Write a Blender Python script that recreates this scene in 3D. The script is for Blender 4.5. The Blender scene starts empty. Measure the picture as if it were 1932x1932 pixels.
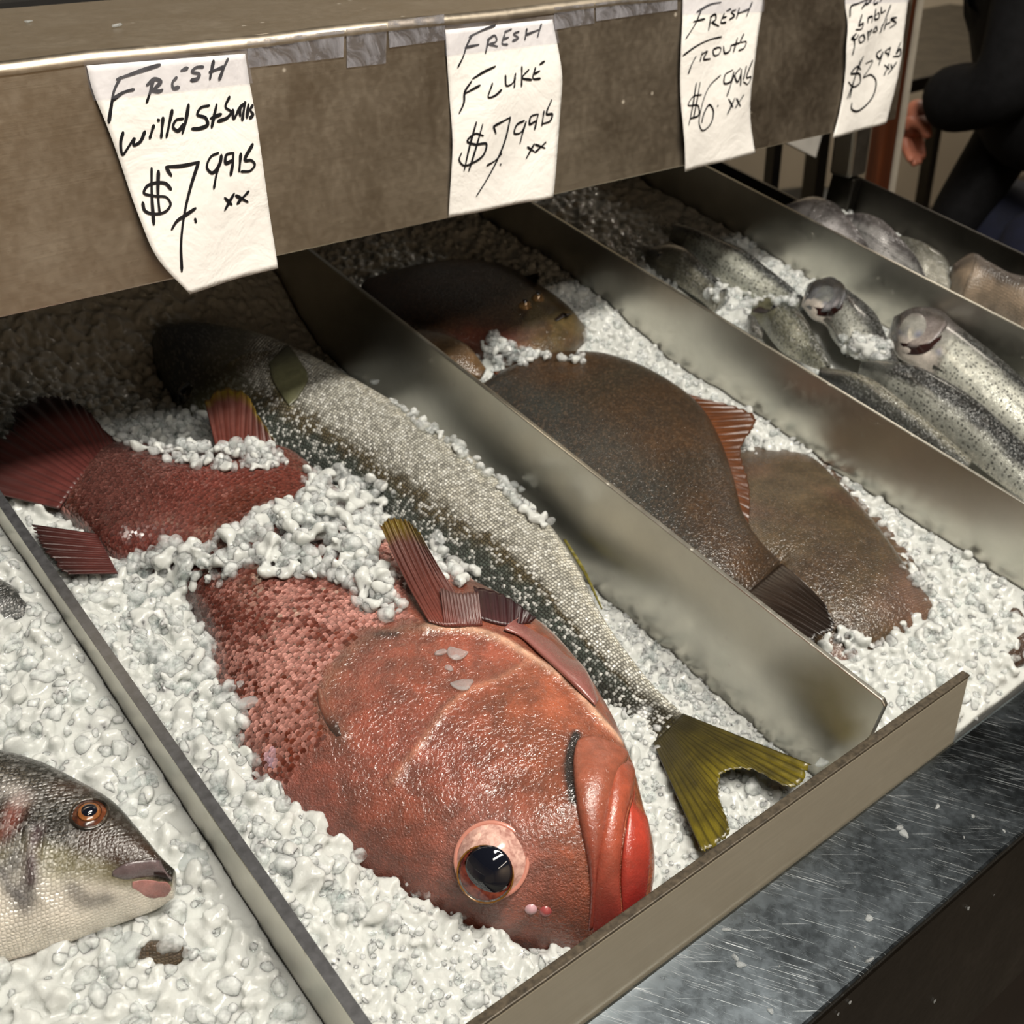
import bpy, bmesh, math, random
import numpy as np
from mathutils import Vector, Matrix
from mathutils.bvhtree import BVHTree

rng = np.random.default_rng(7)
random.seed(7)
scene = bpy.context.scene
COL = scene.collection

# ------------------------------------------------------------------ frame of reference
# "bed" coordinates: u along the counter, v up the sloping ice bed, w square to the bed
TILT = math.radians(10.0)
CA, SA = math.cos(TILT), math.sin(TILT)
Z0 = 0.95                       # height of the divider tops (w = 0, v = 0) above the floor
CAMH = 0.52
F = 2188.25
C0 = 966.0
AX = np.array([[0.77987688, -0.33664444, 0.52769553],
               [-0.61935889, -0.53689986, 0.57282903],
               [0.09047995, -0.77356904, -0.62721952]])   # rows: u, v, w in (right, down, forward)

def b2w(p):
    p = np.asarray(p, float)
    return np.stack([p[..., 0], p[..., 1] * CA - p[..., 2] * SA, p[..., 1] * SA + p[..., 2] * CA + Z0], -1)
def w2b(p):
    p = np.asarray(p, float); z = p[..., 2] - Z0
    return np.stack([p[..., 0], p[..., 1] * CA + z * SA, -p[..., 1] * SA + z * CA], -1)
def ray(p):
    d = np.array([p[0] - C0, p[1] - C0, F]); d /= np.linalg.norm(d)
    return AX @ d
EYE = np.array([0, 0, CAMH])
def px(p, w=0.0):
    r = ray(p); return EYE + r * ((w - CAMH) / r[2])
def pxu(p, u):
    r = ray(p); return EYE + r * (u / r[0])
EYEW = b2w(EYE)
def wray(p):
    r = ray(p); return np.array([r[0], r[1] * CA - r[2] * SA, r[1] * SA + r[2] * CA])
def pxy(p, y):
    r = wray(p); return EYEW + r * ((y - EYEW[1]) / r[1])
def pxz(p, z):
    r = wray(p); return EYEW + r * ((z - EYEW[2]) / r[2])
def pxd(p, d):
    r = wray(p); return EYEW + r * (d / math.hypot(r[0], r[1]))
def proj(P):
    q = (np.asarray(P) - EYE) @ AX
    return q[..., :2] / q[..., 2:3] * F + C0

# ------------------------------------------------------------------ camera, light, exposure
cam = bpy.data.cameras.new('camera'); camo = bpy.data.objects.new('camera', cam); COL.objects.link(camo)
R = Matrix(((1, 0, 0), (0, CA, -SA), (0, SA, CA))) @ Matrix(((AX[0][0], -AX[0][1], -AX[0][2]),
                                                        (AX[1][0], -AX[1][1], -AX[1][2]),
                                                        (AX[2][0], -AX[2][1], -AX[2][2])))
camo.matrix_world = Matrix.Translation(Vector(EYEW)) @ R.to_4x4()
cam.sensor_width = 36.0; cam.lens = 36.0 * F / 1932.0; cam.clip_start = 0.02
cam.dof.use_dof = True; cam.dof.focus_distance = 0.68; cam.dof.aperture_fstop = 13.0
scene.camera = camo

world = bpy.data.worlds.new('world'); scene.world = world; world.use_nodes = True
world.node_tree.nodes['Background'].inputs[0].default_value = (1.0, 0.93, 0.84, 1)
world.node_tree.nodes['Background'].inputs[1].default_value = 0.05

def area(name, loc, aim, sx, sy, power, color):
    l = bpy.data.lights.new(name, 'AREA'); l.shape = 'RECTANGLE'; l.size = sx; l.size_y = sy
    l.energy = power; l.color = color
    o = bpy.data.objects.new(name, l); COL.objects.link(o)
    o.location = loc
    o.rotation_euler = (Vector(aim) - Vector(loc)).to_track_quat('-Z', 'Y').to_euler()
    return o
LAMP = (1.0, 0.94, 0.84)
area('lamp_over_counter', (0.55, -0.24, 2.60), (0.55, 0.12, 1.0), 1.2, 0.16, 49, LAMP)
area('lamp_over_aisle', (0.10, -0.75, 2.60), (0.20, 0.00, 1.0), 1.2, 0.16, 13, LAMP)
area('fill_front_wall', (-0.2, -2.3, 2.60), (0.4, -3.5, 0.5), 1.6, 0.4, 48, (1.0, 0.88, 0.74))  # added fill on the front wall, brightens what the shelf face mirrors
area('fill_back_wall', (3.4, 1.5, 2.70), (3.6, 2.6, 0.8), 0.6, 0.6, 30, (1.0, 0.9, 0.76))  # added fill to brighten the back wall

vs = scene.view_settings
vs.view_transform = 'Standard'; vs.look = 'None'; vs.exposure = 0.0; vs.gamma = 1.0; vs.use_curve_mapping = False
scene.cycles.max_bounces = 8; scene.cycles.diffuse_bounces = 5; scene.cycles.glossy_bounces = 4; scene.cycles.transparent_max_bounces = 20
scene.cycles.transmission_bounces = 6; scene.cycles.caustics_refractive = False; scene.cycles.caustics_reflective = False
scene.cycles.sample_clamp_indirect = 4.0

# ------------------------------------------------------------------ object helpers
def lin(r, g, b):
    f = lambda c: (c / 255 / 12.92) if c / 255 <= 0.04045 else ((c / 255 + 0.055) / 1.055) ** 2.4
    return np.array([f(r), f(g), f(b)])
def tag(o, label=None, cat=None, group=None, kind=None):
    if label: o['label'] = label
    if cat: o['category'] = cat
    if group: o['group'] = group
    if kind: o['kind'] = kind
    return o
ORG = {}
def thing(name, base, label, cat, group=None):
    o = bpy.data.objects.new(name, None); COL.objects.link(o)
    o.empty_display_size = 0.05
    o.location = Vector(base); ORG[o.name] = np.array(base, float)
    return tag(o, label, cat, group)
def obj(name, verts, faces, mat, parent=None, smooth=True, attrs=None, origin=None, edges=()):
    """verts in world space"""
    verts = np.asarray(verts, float)
    if parent is not None: org = ORG[parent.name]
    elif origin is not None: org = np.array(origin, float)
    else:
        org = (verts.min(0) + verts.max(0)) / 2; org[2] = verts[:, 2].min()
    me = bpy.data.meshes.new(name)
    me.from_pydata((verts - org).tolist(), list(edges), [list(map(int, f)) for f in faces])
    if smooth: me.polygons.foreach_set('use_smooth', np.ones(len(me.polygons), bool))
    for k, (ty, a) in (attrs or {}).items():
        at = me.attributes.new(k, ty, 'POINT')
        a = np.asarray(a, np.float32)
        if ty == 'FLOAT_COLOR':
            if a.shape[1] == 3: a = np.concatenate([a, np.ones((len(a), 1), np.float32)], 1)
            at.data.foreach_set('color', a.ravel())
        elif ty == 'FLOAT_VECTOR': at.data.foreach_set('vector', a.ravel())
        else: at.data.foreach_set('value', a.ravel())
    if mat is not None: me.materials.append(mat)
    me.update()
    o = bpy.data.objects.new(name, me); COL.objects.link(o)
    if parent is not None: o.parent = parent
    else: o.location = Vector(org)
    ORG[o.name] = org
    return o
BOXF = [(0, 1, 3, 2), (4, 6, 7, 5), (0, 4, 5, 1), (2, 3, 7, 6), (0, 2, 6, 4), (1, 5, 7, 3)]
def boxv(a, b):
    return np.array([(x, y, z) for x in (a[0], b[0]) for y in (a[1], b[1]) for z in (a[2], b[2])], float)
def bevel_obj(o, width, seg=2):
    bm = bmesh.new(); bm.from_mesh(o.data)
    bmesh.ops.bevel(bm, geom=bm.edges[:], offset=width, segments=seg, affect='EDGES', profile=0.5)
    bmesh.ops.recalc_face_normals(bm, faces=bm.faces[:])
    bm.to_mesh(o.data); bm.free()
    o.data.polygons.foreach_set('use_smooth', np.zeros(len(o.data.polygons), bool))
    return o
def fix_normals(o):
    bm = bmesh.new(); bm.from_mesh(o.data); bmesh.ops.recalc_face_normals(bm, faces=bm.faces[:]); bm.to_mesh(o.data); bm.free()
    return o
def bbox(name, a, b, mat, parent=None, bev=0.0, bed=True, seg=2):
    v = boxv(a, b)
    o = obj(name, b2w(v) if bed else v, BOXF, mat, parent, smooth=False)
    if bev: bevel_obj(o, bev, seg)
    else: fix_normals(o)
    return o
def prism(name, poly, d0, d1, axis, mat, parent=None, bev=0.0, bed=True):
    """extrude a 2-D polygon between d0 and d1 along axis 0 / 1 / 2"""
    n = len(poly); vs_ = []
    for d in (d0, d1):
        for p in poly:
            q = list(p); q.insert(axis, d); vs_.append(q)
    f = [list(range(n))[::-1], list(range(n, 2 * n))] + [(i, (i + 1) % n, n + (i + 1) % n, n + i) for i in range(n)]
    v = np.array(vs_)
    o = obj(name, b2w(v) if bed else v, f, mat, parent, smooth=False)
    if bev: bevel_obj(o, bev)
    else: fix_normals(o)
    return o

# ------------------------------------------------------------------ materials
class NT:
    def __init__(s, name):
        s.m = bpy.data.materials.new(name); s.m.use_nodes = True
        s.t = s.m.node_tree; s.b = s.t.nodes['Principled BSDF']; s.out = s.t.nodes['Material Output']
    def n(s, ty, **kw):
        nd = s.t.nodes.new(ty)
        for k, v in kw.items():
            if k.startswith('_'): setattr(nd, k[1:], v)
            else:
                key = int(k[1:]) if k[0] == 'i' and k[1:].isdigit() else k.replace('__', ' ')
                s.put(nd.inputs[key], v)
        return nd
    def put(s, sock, v):
        if hasattr(v, 'is_output') or isinstance(v, bpy.types.NodeSocket): s.t.links.new(v, sock)
        else:
            if sock.type == 'RGBA' and not isinstance(v, (float, int)): v = tuple(v) + ((1,) if len(v) == 3 else ())
            sock.default_value = v
    def set(s, **kw):
        for k, v in kw.items(): s.put(s.b.inputs[k.replace('__', ' ')], v)
    def attr(s, name): return s.n('ShaderNodeAttribute', _attribute_name=name)
    def math(s, op, a, b=0.0, c=0.0, clamp=False):
        return s.n('ShaderNodeMath', _operation=op, _use_clamp=clamp, i0=a, i1=b, i2=c).outputs[0]
    def ramp(s, fac, stops):
        r = s.n('ShaderNodeValToRGB'); s.put(r.inputs[0], fac)
        e = r.color_ramp.elements
        while len(e) < len(stops): e.new(0.5)
        for el, (p, c) in zip(e, stops):
            el.position = p; el.color = tuple(c) + ((1,) if len(c) == 3 else ()) if not isinstance(c, (int, float)) else (c, c, c, 1)
        return r.outputs[0]
    def mix(s, fac, a, b, mode='MIX'):
        m = s.n('ShaderNodeMix', _data_type='RGBA', _blend_type=mode)
        s.put(m.inputs[0], fac); s.put(m.inputs[6], a); s.put(m.inputs[7], b)
        return m.outputs[2]
    def maprange(s, v, a, b, c, d):
        return s.n('ShaderNodeMapRange', i0=v, i1=a, i2=b, i3=c, i4=d).outputs[0]
    def noise(s, vec, scale, detail=3, rough=0.55, dist=0.0):
        return s.n('ShaderNodeTexNoise', Vector=vec, Scale=scale, Detail=detail, Roughness=rough, Distortion=dist)
    def mapping(s, vec, scale=(1, 1, 1), rot=(0, 0, 0), loc=(0, 0, 0)):
        return s.n('ShaderNodeMapping', Vector=vec, Scale=scale, Rotation=rot, Location=loc).outputs[0]
    def bump(s, h, strength, dist=0.001, normal=None):
        b = s.n('ShaderNodeBump', Height=h, Strength=strength, Distance=dist)
        if normal is not None: s.put(b.inputs['Normal'], normal)
        return b.outputs[0]
    def obj(s): return s.n('ShaderNodeTexCoord').outputs['Object']

def m_plain(name, col, rough=0.6, metal=0.0, noise=0.15, nscale=20, spec=0.5, coat=0.0):
    k = NT(name); co = k.obj()
    f = k.noise(co, nscale).outputs[0]
    c = k.mix(k.maprange(f, 0.3, 0.7, 0, 1), np.array(col) * (1 - noise), np.clip(np.array(col) * (1 + noise), 0, 1))
    k.set(Base__Color=c, Roughness=rough, Metallic=metal, Specular__IOR__Level=spec, Coat__Weight=coat)
    return k.m

def m_metal(name, col, rough, brush=(1, 60, 60), bs=0.08, dirt=0.35, scratch=0.0, sdir=0.0, aniso=0.0, spots=0.0, rvar=1.0, metal=1.0):
    k = NT(name); co = k.obj()
    b1 = k.noise(k.mapping(co, scale=brush), 9, 4, 0.7).outputs[0]
    blot = k.noise(co, 14, 5, 0.65, 0.4).outputs[0]
    fine = k.noise(co, 160, 3, 0.6).outputs[0]
    base = k.mix(k.maprange(blot, 0.35, 0.75, 0, dirt), col, np.array(col) * 0.55)
    base = k.mix(k.maprange(b1, 0.3, 0.7, 0, 0.35), base, np.clip(np.array(col) * 1.25, 0, 1))
    rg = k.math('ADD', k.maprange(blot, 0.3, 0.75, rough - 0.07 * rvar, rough + 0.12 * rvar), k.maprange(fine, 0.4, 0.7, 0, 0.06))
    h = k.math('MULTIPLY', b1, 1.0)
    if scratch:
        for ang, sc, lo in ((sdir, 1.0, 0.66), (sdir + 0.22, 1.6, 0.68), (sdir - 0.35, 0.8, 0.69)):
            v = k.mapping(k.mapping(co, rot=(0, 0, ang)), scale=(24 * sc, 2600 * sc, 24 * sc), loc=(sc * 3, sc, 0))
            nf = k.noise(v, 1.0, 2, 0.5).outputs[0]
            ln = k.maprange(nf, lo, lo + 0.06, 0, 1)
            base = k.mix(k.math('MULTIPLY', ln, scratch), base, (0.75, 0.77, 0.77))
            rg = k.math('ADD', rg, k.math('MULTIPLY', ln, 0.25))
            h = k.math('ADD', h, k.math('MULTIPLY', ln, 1.5))
    if spots:
        vo = k.n('ShaderNodeTexVoronoi', Vector=co, Scale=55.0, Randomness=1.0)
        sp = k.math('MULTIPLY', k.maprange(vo.outputs['Distance'], 0.06, 0.12, 1, 0), k.math('GREATER_THAN', k.n('ShaderNodeSeparateColor', Color=vo.outputs['Color']).outputs[0], 0.72))
        base = k.mix(k.math('MULTIPLY', sp, spots), base, (0.75, 0.73, 0.68))
        rg = k.math('ADD', rg, k.math('MULTIPLY', sp, 0.3))
    k.set(Base__Color=base, Metallic=metal, Roughness=rg, Anisotropic=aniso, Normal=k.bump(h, bs, 0.0006))
    return k.m

def m_ice(name, tint=(0.55, 0.563, 0.543), see=0.0, scale=0.0040):
    k = NT(name); co = k.obj()
    nz = k.noise(co, 330, 3, 0.6).outputs[0]
    nb = k.noise(co, 90, 3, 0.6).outputs[0]
    nrm = k.bump(k.math('ADD', nz, k.math('MULTIPLY', nb, 0.8)), 0.3, 0.0009)
    k.set(Base__Color=k.mix(k.maprange(nb, 0.35, 0.65, 0, 1), np.array(tint) * 0.93, tint), Subsurface__Weight=1.0, Subsurface__Radius=(1.0, 1.0, 0.98), Subsurface__Scale=scale,
          Roughness=0.12, IOR=1.31, Normal=nrm, Specular__IOR__Level=0.6)
    if see:
        tr = k.n('ShaderNodeBsdfTransparent', Color=(0.97, 0.985, 0.985))
        b = k.n('ShaderNodeMixShader', i0=k.maprange(nb, 0.35, 0.68, see * 0.6, see * 1.5), i1=k.b.outputs[0], i2=tr.outputs[0])
        k.put(k.out.inputs[0], b.outputs[0])
    return k.m

def m_skin(name, scale=0.0035, aspect=(1.0, 1.0), cell=0.35, edge=0.35, bump=0.5, rough=0.32, coat=0.35, silver=0.0,
           spec=0.5, mottle=0.35, mscale=60, fine=0.4, light=None, speck=0.0, rand=0.6, wet=0.0, sheen_col=None):
    """wet fish skin: pigment from the 'col' attribute, scales laid out in body coordinates 'fc' (metres)"""
    k = NT(name)
    fc = k.attr('fc').outputs['Vector']; col = k.attr('col').outputs['Color']
    sk = k.attr('sk').outputs['Fac']                 # 1 where the skin carries scales
    v = k.mapping(fc, scale=(1 / scale * aspect[0], 1 / scale * aspect[1], 1))
    vo = k.n('ShaderNodeTexVoronoi', Vector=v, Scale=1.0, Randomness=rand, _voronoi_dimensions='2D')
    ed = k.n('ShaderNodeTexVoronoi', Vector=v, Scale=1.0, Randomness=rand, _voronoi_dimensions='2D', _feature='DISTANCE_TO_EDGE')
    rc = k.n('ShaderNodeSeparateColor', Color=vo.outputs['Color']).outputs[0]
    co = k.obj()
    mo = k.noise(co, mscale, 5, 0.65, 0.3).outputs[0]
    fi = k.noise(co, 700, 3, 0.65).outputs[0]
    c = k.mix(k.math('MULTIPLY', k.maprange(mo, 0.62, 0.36, 0, mottle), 1.0), col, (0.02, 0.012, 0.008), 'MIX')
    c = k.mix(k.maprange(mo, 0.5, 0.75, 0, mottle * 0.5), c, (1.6, 1.45, 1.4), 'MULTIPLY')
    # per-scale brightness and dark pockets between scales
    c = k.mix(k.math('MULTIPLY', sk, k.maprange(rc, 0.0, 0.5, cell, 0)), c, (0.03, 0.03, 0.025))
    if light is not None:
        c = k.mix(k.math('MULTIPLY', sk, k.maprange(rc, 0.62, 1.0, 0, cell * 1.2)), c, light)
    c = k.mix(k.math('MULTIPLY', sk, k.maprange(ed.outputs['Distance'], 0.16, 0.02, 0, edge)), c, (0.015, 0.012, 0.01))
    if speck:
        s2 = k.n('ShaderNodeTexVoronoi', Vector=k.mapping(fc, scale=(1 / scale * 0.42,) * 3), Scale=1.0, _voronoi_dimensions='2D')
        rr = k.n('ShaderNodeSeparateColor', Color=s2.outputs['Color']).outputs[1]
        c = k.mix(k.math('MULTIPLY', k.math('MULTIPLY', k.maprange(s2.outputs['Distance'], 0.22, 0.4, 1, 0), k.math('GREATER_THAN', rr, 0.55)), k.math('MULTIPLY', sk, speck)), c, (0.01, 0.01, 0.01))
    h = k.math('ADD', k.math('MULTIPLY', sk, k.math('MULTIPLY', k.maprange(ed.outputs['Distance'], 0.0, 0.3, 0, 1), 1.0)), k.math('MULTIPLY', fi, fine))
    h = k.math('ADD', h, k.math('MULTIPLY', mo, 0.5))
    nrm = k.bump(h, bump, scale * 0.35)
    sv = k.math('MULTIPLY', k.attr('silver').outputs['Fac'], silver) if silver else 0.0
    rg = k.maprange(fi, 0.3, 0.7, rough - 0.08, rough + 0.1)
    k.set(Base__Color=c, Roughness=rg, Metallic=sv, Specular__IOR__Level=spec, Coat__Weight=coat, Coat__Roughness=0.12, Normal=nrm)
    if wet:
        f2 = k.noise(co, 420, 2, 0.5, 0.6).outputs[0]
        k.put(k.b.inputs['Coat Normal'], k.bump(k.math('ADD', k.math('MULTIPLY', f2, 1.0), k.math('MULTIPLY', mo, 0.8)), min(1.0, 0.9 * wet), 0.0010)); k.set(Coat__Roughness=0.13)
    k.set(Subsurface__Weight=0.0)
    return k.m

def m_fin(name, base, tip, ray_dark=0.55, nray=26, rough=0.35, edge=None, trans=0.15):
    k = NT(name)
    fc = k.attr('fc').outputs['Vector']
    sx = k.n('ShaderNodeSeparateXYZ', Vector=fc)
    wav = k.math('ABSOLUTE', k.math('SINE', k.math('MULTIPLY', sx.outputs[0], math.pi * nray)))
    nz = k.noise(k.mapping(fc, scale=(40, 3, 1)), 3, 4, 0.6).outputs[0]
    c = k.mix(k.maprange(k.math('ADD', sx.outputs[1], k.math('MULTIPLY', nz, 0.25)), 0.25, 1.05, 0, 1), base, tip)
    if edge is not None: c = k.mix(k.maprange(k.math('ADD', sx.outputs[1], k.math('MULTIPLY', nz, 0.12)), 0.86, 1.0, 0, 1), c, edge)
    c = k.mix(k.math('MULTIPLY', k.maprange(wav, 0.0, 0.7, 1, 0), ray_dark), c, np.array(base) * 0.25)
    c = k.mix(k.maprange(nz, 0.35, 0.7, 0.35, 0), c, np.array(base) * 0.3)
    bl = k.noise(k.obj(), 60, 4, 0.65, 0.5).outputs[0]; c = k.mix(k.maprange(bl, 0.62, 0.38, 0, 0.6), c, np.array(base) * 0.35)
    k.set(Base__Color=c, Roughness=rough, Coat__Weight=0.25, Coat__Roughness=0.2, Transmission__Weight=0.0,
          Normal=k.bump(k.math('ADD', wav, k.math('MULTIPLY', nz, 0.5)), 0.5, 0.0008))
    return k.m

STEEL = m_metal('brushed_steel', lin(176, 172, 164), 0.30, brush=(1, 90, 90), dirt=0.3, spots=0.5)
SHELFM = m_metal('shelf_steel', lin(206, 193, 174), 0.38, brush=(2, 70, 70), bs=0.12, dirt=0.4, spots=0.4)
DIVM = m_metal('divider_steel', lin(206, 203, 192), 0.32, brush=(3, 3, 3), bs=0.0, dirt=0.05, spots=0.3, rvar=0.25)
PLATEM = m_metal('plate_steel', lin(176, 167, 148), 0.34, brush=(2, 40, 40), bs=0.06, dirt=0.25, spots=0.3, metal=0.35)
LEDGEM = m_metal('ledge_steel', lin(112, 120, 126), 0.24, brush=(6, 6, 6), bs=0.05, dirt=0.4, scratch=0.5, sdir=0.95)
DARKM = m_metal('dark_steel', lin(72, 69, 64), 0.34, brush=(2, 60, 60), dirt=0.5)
SHADEM = m_plain('under_shelf_shade', lin(30, 28, 26), 0.8)  # near-black colour put in to deepen the shade under the shelf
GRIME = m_plain('grimy_edge', lin(74, 66, 54), 0.5, 0.3, 0.5, 300)
ICE = m_ice('crushed_ice')
ICEBIG = m_ice('clear_ice', (0.70, 0.73, 0.73), 0.72, 0.004)
ICELOOSE = m_ice('loose_clear_ice', (0.80, 0.82, 0.81), 0.68, 0.005)
CREAM = m_plain('cream_wall_paint', lin(190, 178, 158), 0.8, 0, 0.08, 3)
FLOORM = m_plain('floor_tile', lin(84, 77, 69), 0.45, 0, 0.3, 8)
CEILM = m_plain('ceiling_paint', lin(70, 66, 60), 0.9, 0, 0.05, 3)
WOOD = NT('red_brown_wood')
_w = WOOD.noise(WOOD.mapping(WOOD.obj(), scale=(30, 30, 2)), 2, 5, 0.6, 1.0).outputs[0]
WOOD.set(Base__Color=WOOD.ramp(_w, [(0.3, lin(42, 18, 8)), (0.7, lin(88, 44, 20))]), Roughness=0.45)
WOOD = WOOD.m

# ------------------------------------------------------------------ the shop
def struct(o): o['kind'] = 'structure'; return o
struct(bbox('floor', (-2.5, -3.5, -0.05), (5.2, 2.6, 0.0), FLOORM, bed=False))
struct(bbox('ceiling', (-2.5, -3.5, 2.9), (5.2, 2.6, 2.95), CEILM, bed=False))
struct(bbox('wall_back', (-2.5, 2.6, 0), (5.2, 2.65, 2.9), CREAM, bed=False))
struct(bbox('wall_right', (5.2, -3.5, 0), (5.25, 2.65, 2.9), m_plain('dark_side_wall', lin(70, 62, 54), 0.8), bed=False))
struct(bbox('wall_left', (-2.55, -3.5, 0), (-2.5, 2.65, 2.9), CREAM, bed=False))
struct(bbox('wall_front', (-2.5, -3.55, 0), (5.2, -3.5, 2.9), m_plain('shop_front_paint', lin(186, 168, 146), 0.8), bed=False))
_p = pxd((1690, 100), 1.95)
struct(bbox('trim_1', (_p[0] - 0.02, _p[1] - 0.012, 0), (_p[0] + 0.02, _p[1] + 0.012, 2.9), WOOD, bev=0.004, bed=False))
struct(bbox('trim_2', (_p[0] + 0.0205, _p[1] - 0.014, 0), (_p[0] + 0.032, _p[1] - 0.002, 2.9), m_plain('grey_trim_paint', lin(168, 160, 146), 0.6), bed=False))

# ---- the counter
UL, UR = -0.30, 1.195
LV0, LV1, LW = 0.115, 0.190, -0.092          # ledge: front edge, back edge, level
ct = thing('display_counter', b2w((0.45, 0.6, -0.20)) * np.array([1, 1, 0]),
           'stainless steel display counter with a scratched front ledge under the ice', 'counter')
ld = prism('ledge', [(LV0, LW), (LV1, LW), (LV1 - 0.0200, LW - 0.11), (LV1 - 0.0230, LW - 0.11), (LV1 - 0.0040, LW - 0.006), (LV0 + 0.003, LW - 0.006), (LV0 + 0.003, LW - 0.02), (LV0, LW - 0.02)],
           UL, UR + 0.6, 0, LEDGEM, ct, bev=0.0022)
_e = b2w((0, LV0, LW))
_lo = pxy((1932, 1835), _e[1])[2]
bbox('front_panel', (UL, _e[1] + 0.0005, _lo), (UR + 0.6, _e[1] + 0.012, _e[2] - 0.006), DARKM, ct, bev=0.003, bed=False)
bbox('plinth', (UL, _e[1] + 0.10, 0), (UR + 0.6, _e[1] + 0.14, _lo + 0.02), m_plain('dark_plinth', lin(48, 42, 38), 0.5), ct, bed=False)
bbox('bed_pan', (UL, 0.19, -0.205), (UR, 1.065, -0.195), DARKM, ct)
bbox('back_panel', (UL, 1.055, -0.20), (0.93, 1.065, 0.20), SHADEM, ct)  # raised and blackened to keep the space under the shelf dark
bbox('back_panel', (0.9305, 1.055, -0.20), (UR, 1.065, 0.02), DARKM, ct)
bbox('end_wall', (1.1835, 0.1915, -0.20), (1.1875, 0.775, 0.0), DARKM, ct, bev=0.0012)
bbox('end_wall_back', (1.1835, 0.776, -0.20), (1.1875, 1.055, -0.06), DARKM, ct)
bbox('corner_post', (1.166, 0.742, -0.046), (1.1832, 0.775, 0.002), DARKM, ct, bev=0.003)

def divider(u0, u1, v0, label, front_cut=0.0):
    poly = [(v0, -0.19), (v0 - front_cut, -0.034), (v0 - front_cut - 0.0005, -0.003), (v0 - front_cut + 0.003, 0.0), (1.05, 0.0), (1.05, -0.19)]
    o = prism('divider', poly, u0, u1, 0, DIVM, None, bev=0.0009)
    return tag(o, label, 'divider', 'steel dividers between the ice bins')
_d1 = divider(0.1445, 0.1512, 0.2085, 'thick steel divider between the sea bream and the red grouper')
bbox('painted_reflection', (0.1447, 0.209, 0.0), (0.1511, 1.05, 0.0007), m_plain('dark_ceiling_reflection', lin(62, 62, 64), 0.42, 0, 0.35, 200), _d1)  # added strip: dark ceiling reflection on the steel top, put in as colour
divider(0.5185, 0.5225, 0.2085, 'wide steel divider between the silver yellow-tailed fish and the flukes', 0.0042)
divider(0.7815, 0.7850, 0.2085, 'steel divider between the flukes and the trout')
divider(1.0335, 1.0370, 0.2085, 'steel divider between the trout and the porgies')

rp = thing('retaining_strip', b2w((0.3, 0.1906, -0.0913)), 'upright steel strip with a grimy top edge in front of the red grouper', 'metal strip')
_t = np.array([0.2006, -0.035]); _d = np.array([-SA, -CA]); _n = np.array([CA, -SA])
def strip(name, h0, h1, th, u0, u1, mat, bev, back=0.0):
    a, b = _t + _d * h0 + _n * back, _t + _d * h1 + _n * back
    return prism(name, [tuple(a), tuple(a + _n * th), tuple(b + _n * th), tuple(b)], u0, u1, 0, mat, rp, bev=bev)
strip('plate', 0.0016, 0.12, 0.0056, -0.12, 0.625, PLATEM, 0.0012)
strip('top_edge', -0.0004, 0.0017, 0.0062, -0.12, 0.6252, GRIME, 0.0007, -0.0003)

# ---- overhead shelf
YF = 0.6283
def zb(x): return 1.2023 - 0.0236 * (x - 0.17)
def zt(x): return 1.3455 - 0.0225 * (x - 0.20)
XS0, XS1 = -0.45, 1.078
sh = thing('overhead_shelf', (0.4, YF, zb(0.4)), 'overhead steel shelf with a tall brushed front face, hung with handwritten price labels', 'shelf')
def slab(name, x0, x1, y0, y1, fz0, fz1, mat, bev):
    v = np.array([(x, y, z(x)) for x in (x0, x1) for y in (y0, y1) for z in (fz0, fz1)])
    o = obj(name, v, BOXF, mat, sh, smooth=False)
    return bevel_obj(o, bev, 3) if bev else fix_normals(o)
slab('front_face', XS0, XS1, YF, YF + 0.004, zb, lambda x: zt(x) - 0.002, SHELFM, 0.0012)
slab('top_plate', XS0, XS1, YF + 0.004, YF + 0.235, lambda x: zt(x) - 0.003, zt, SHELFM, 0.001)
slab('bottom_lip', XS0, XS1, YF + 0.0041, YF + 0.03, zb, lambda x: zb(x) + 0.003, SHELFM, 0)
slab('under_plate', XS0, XS1, YF + 0.03, YF + 0.235, lambda x: zt(x) - 0.006, lambda x: zt(x) - 0.0035, SHADEM, 0)
slab('end_face', XS1 - 0.004, XS1, YF + 0.0045, YF + 0.235, zb, lambda x: zt(x) - 0.0035, SHELFM, 0)
# rolled top edge
_n = 40; _ang = np.linspace(-0.2, math.pi / 2 + 0.25, 9); rv, rf = [], []
for i, x in enumerate(np.linspace(XS0, XS1, _n)):
    wob = 0.0006 * math.sin(x * 31) + 0.0004 * math.sin(x * 77)
    for a in _ang:
        rv.append((x, YF + 0.005 - 0.006 * math.cos(a) , zt(x) - 0.0055 + wob + 0.006 * math.sin(a)))
for i in range(_n - 1):
    for j in range(8):
        k = i * 9 + j; rf.append((k, k + 9, k + 10, k + 1))
obj('rolled_edge', rv, rf, SHELFM, sh)
_c = b2w((1.173, 0.758, 0.002))
bbox('support_leg', (_c[0] - 0.016, _c[1] - 0.015, _c[2]), (_c[0] + 0.016, _c[1] + 0.015, zb(1.1) + 0.13), STEEL, sh, bev=0.004, bed=False)
bbox('support_leg', (-0.40, 0.80, 0.0), (-0.37, 0.83, zb(-.4) + 0.13), STEEL, sh, bev=0.004, bed=False)

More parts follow.
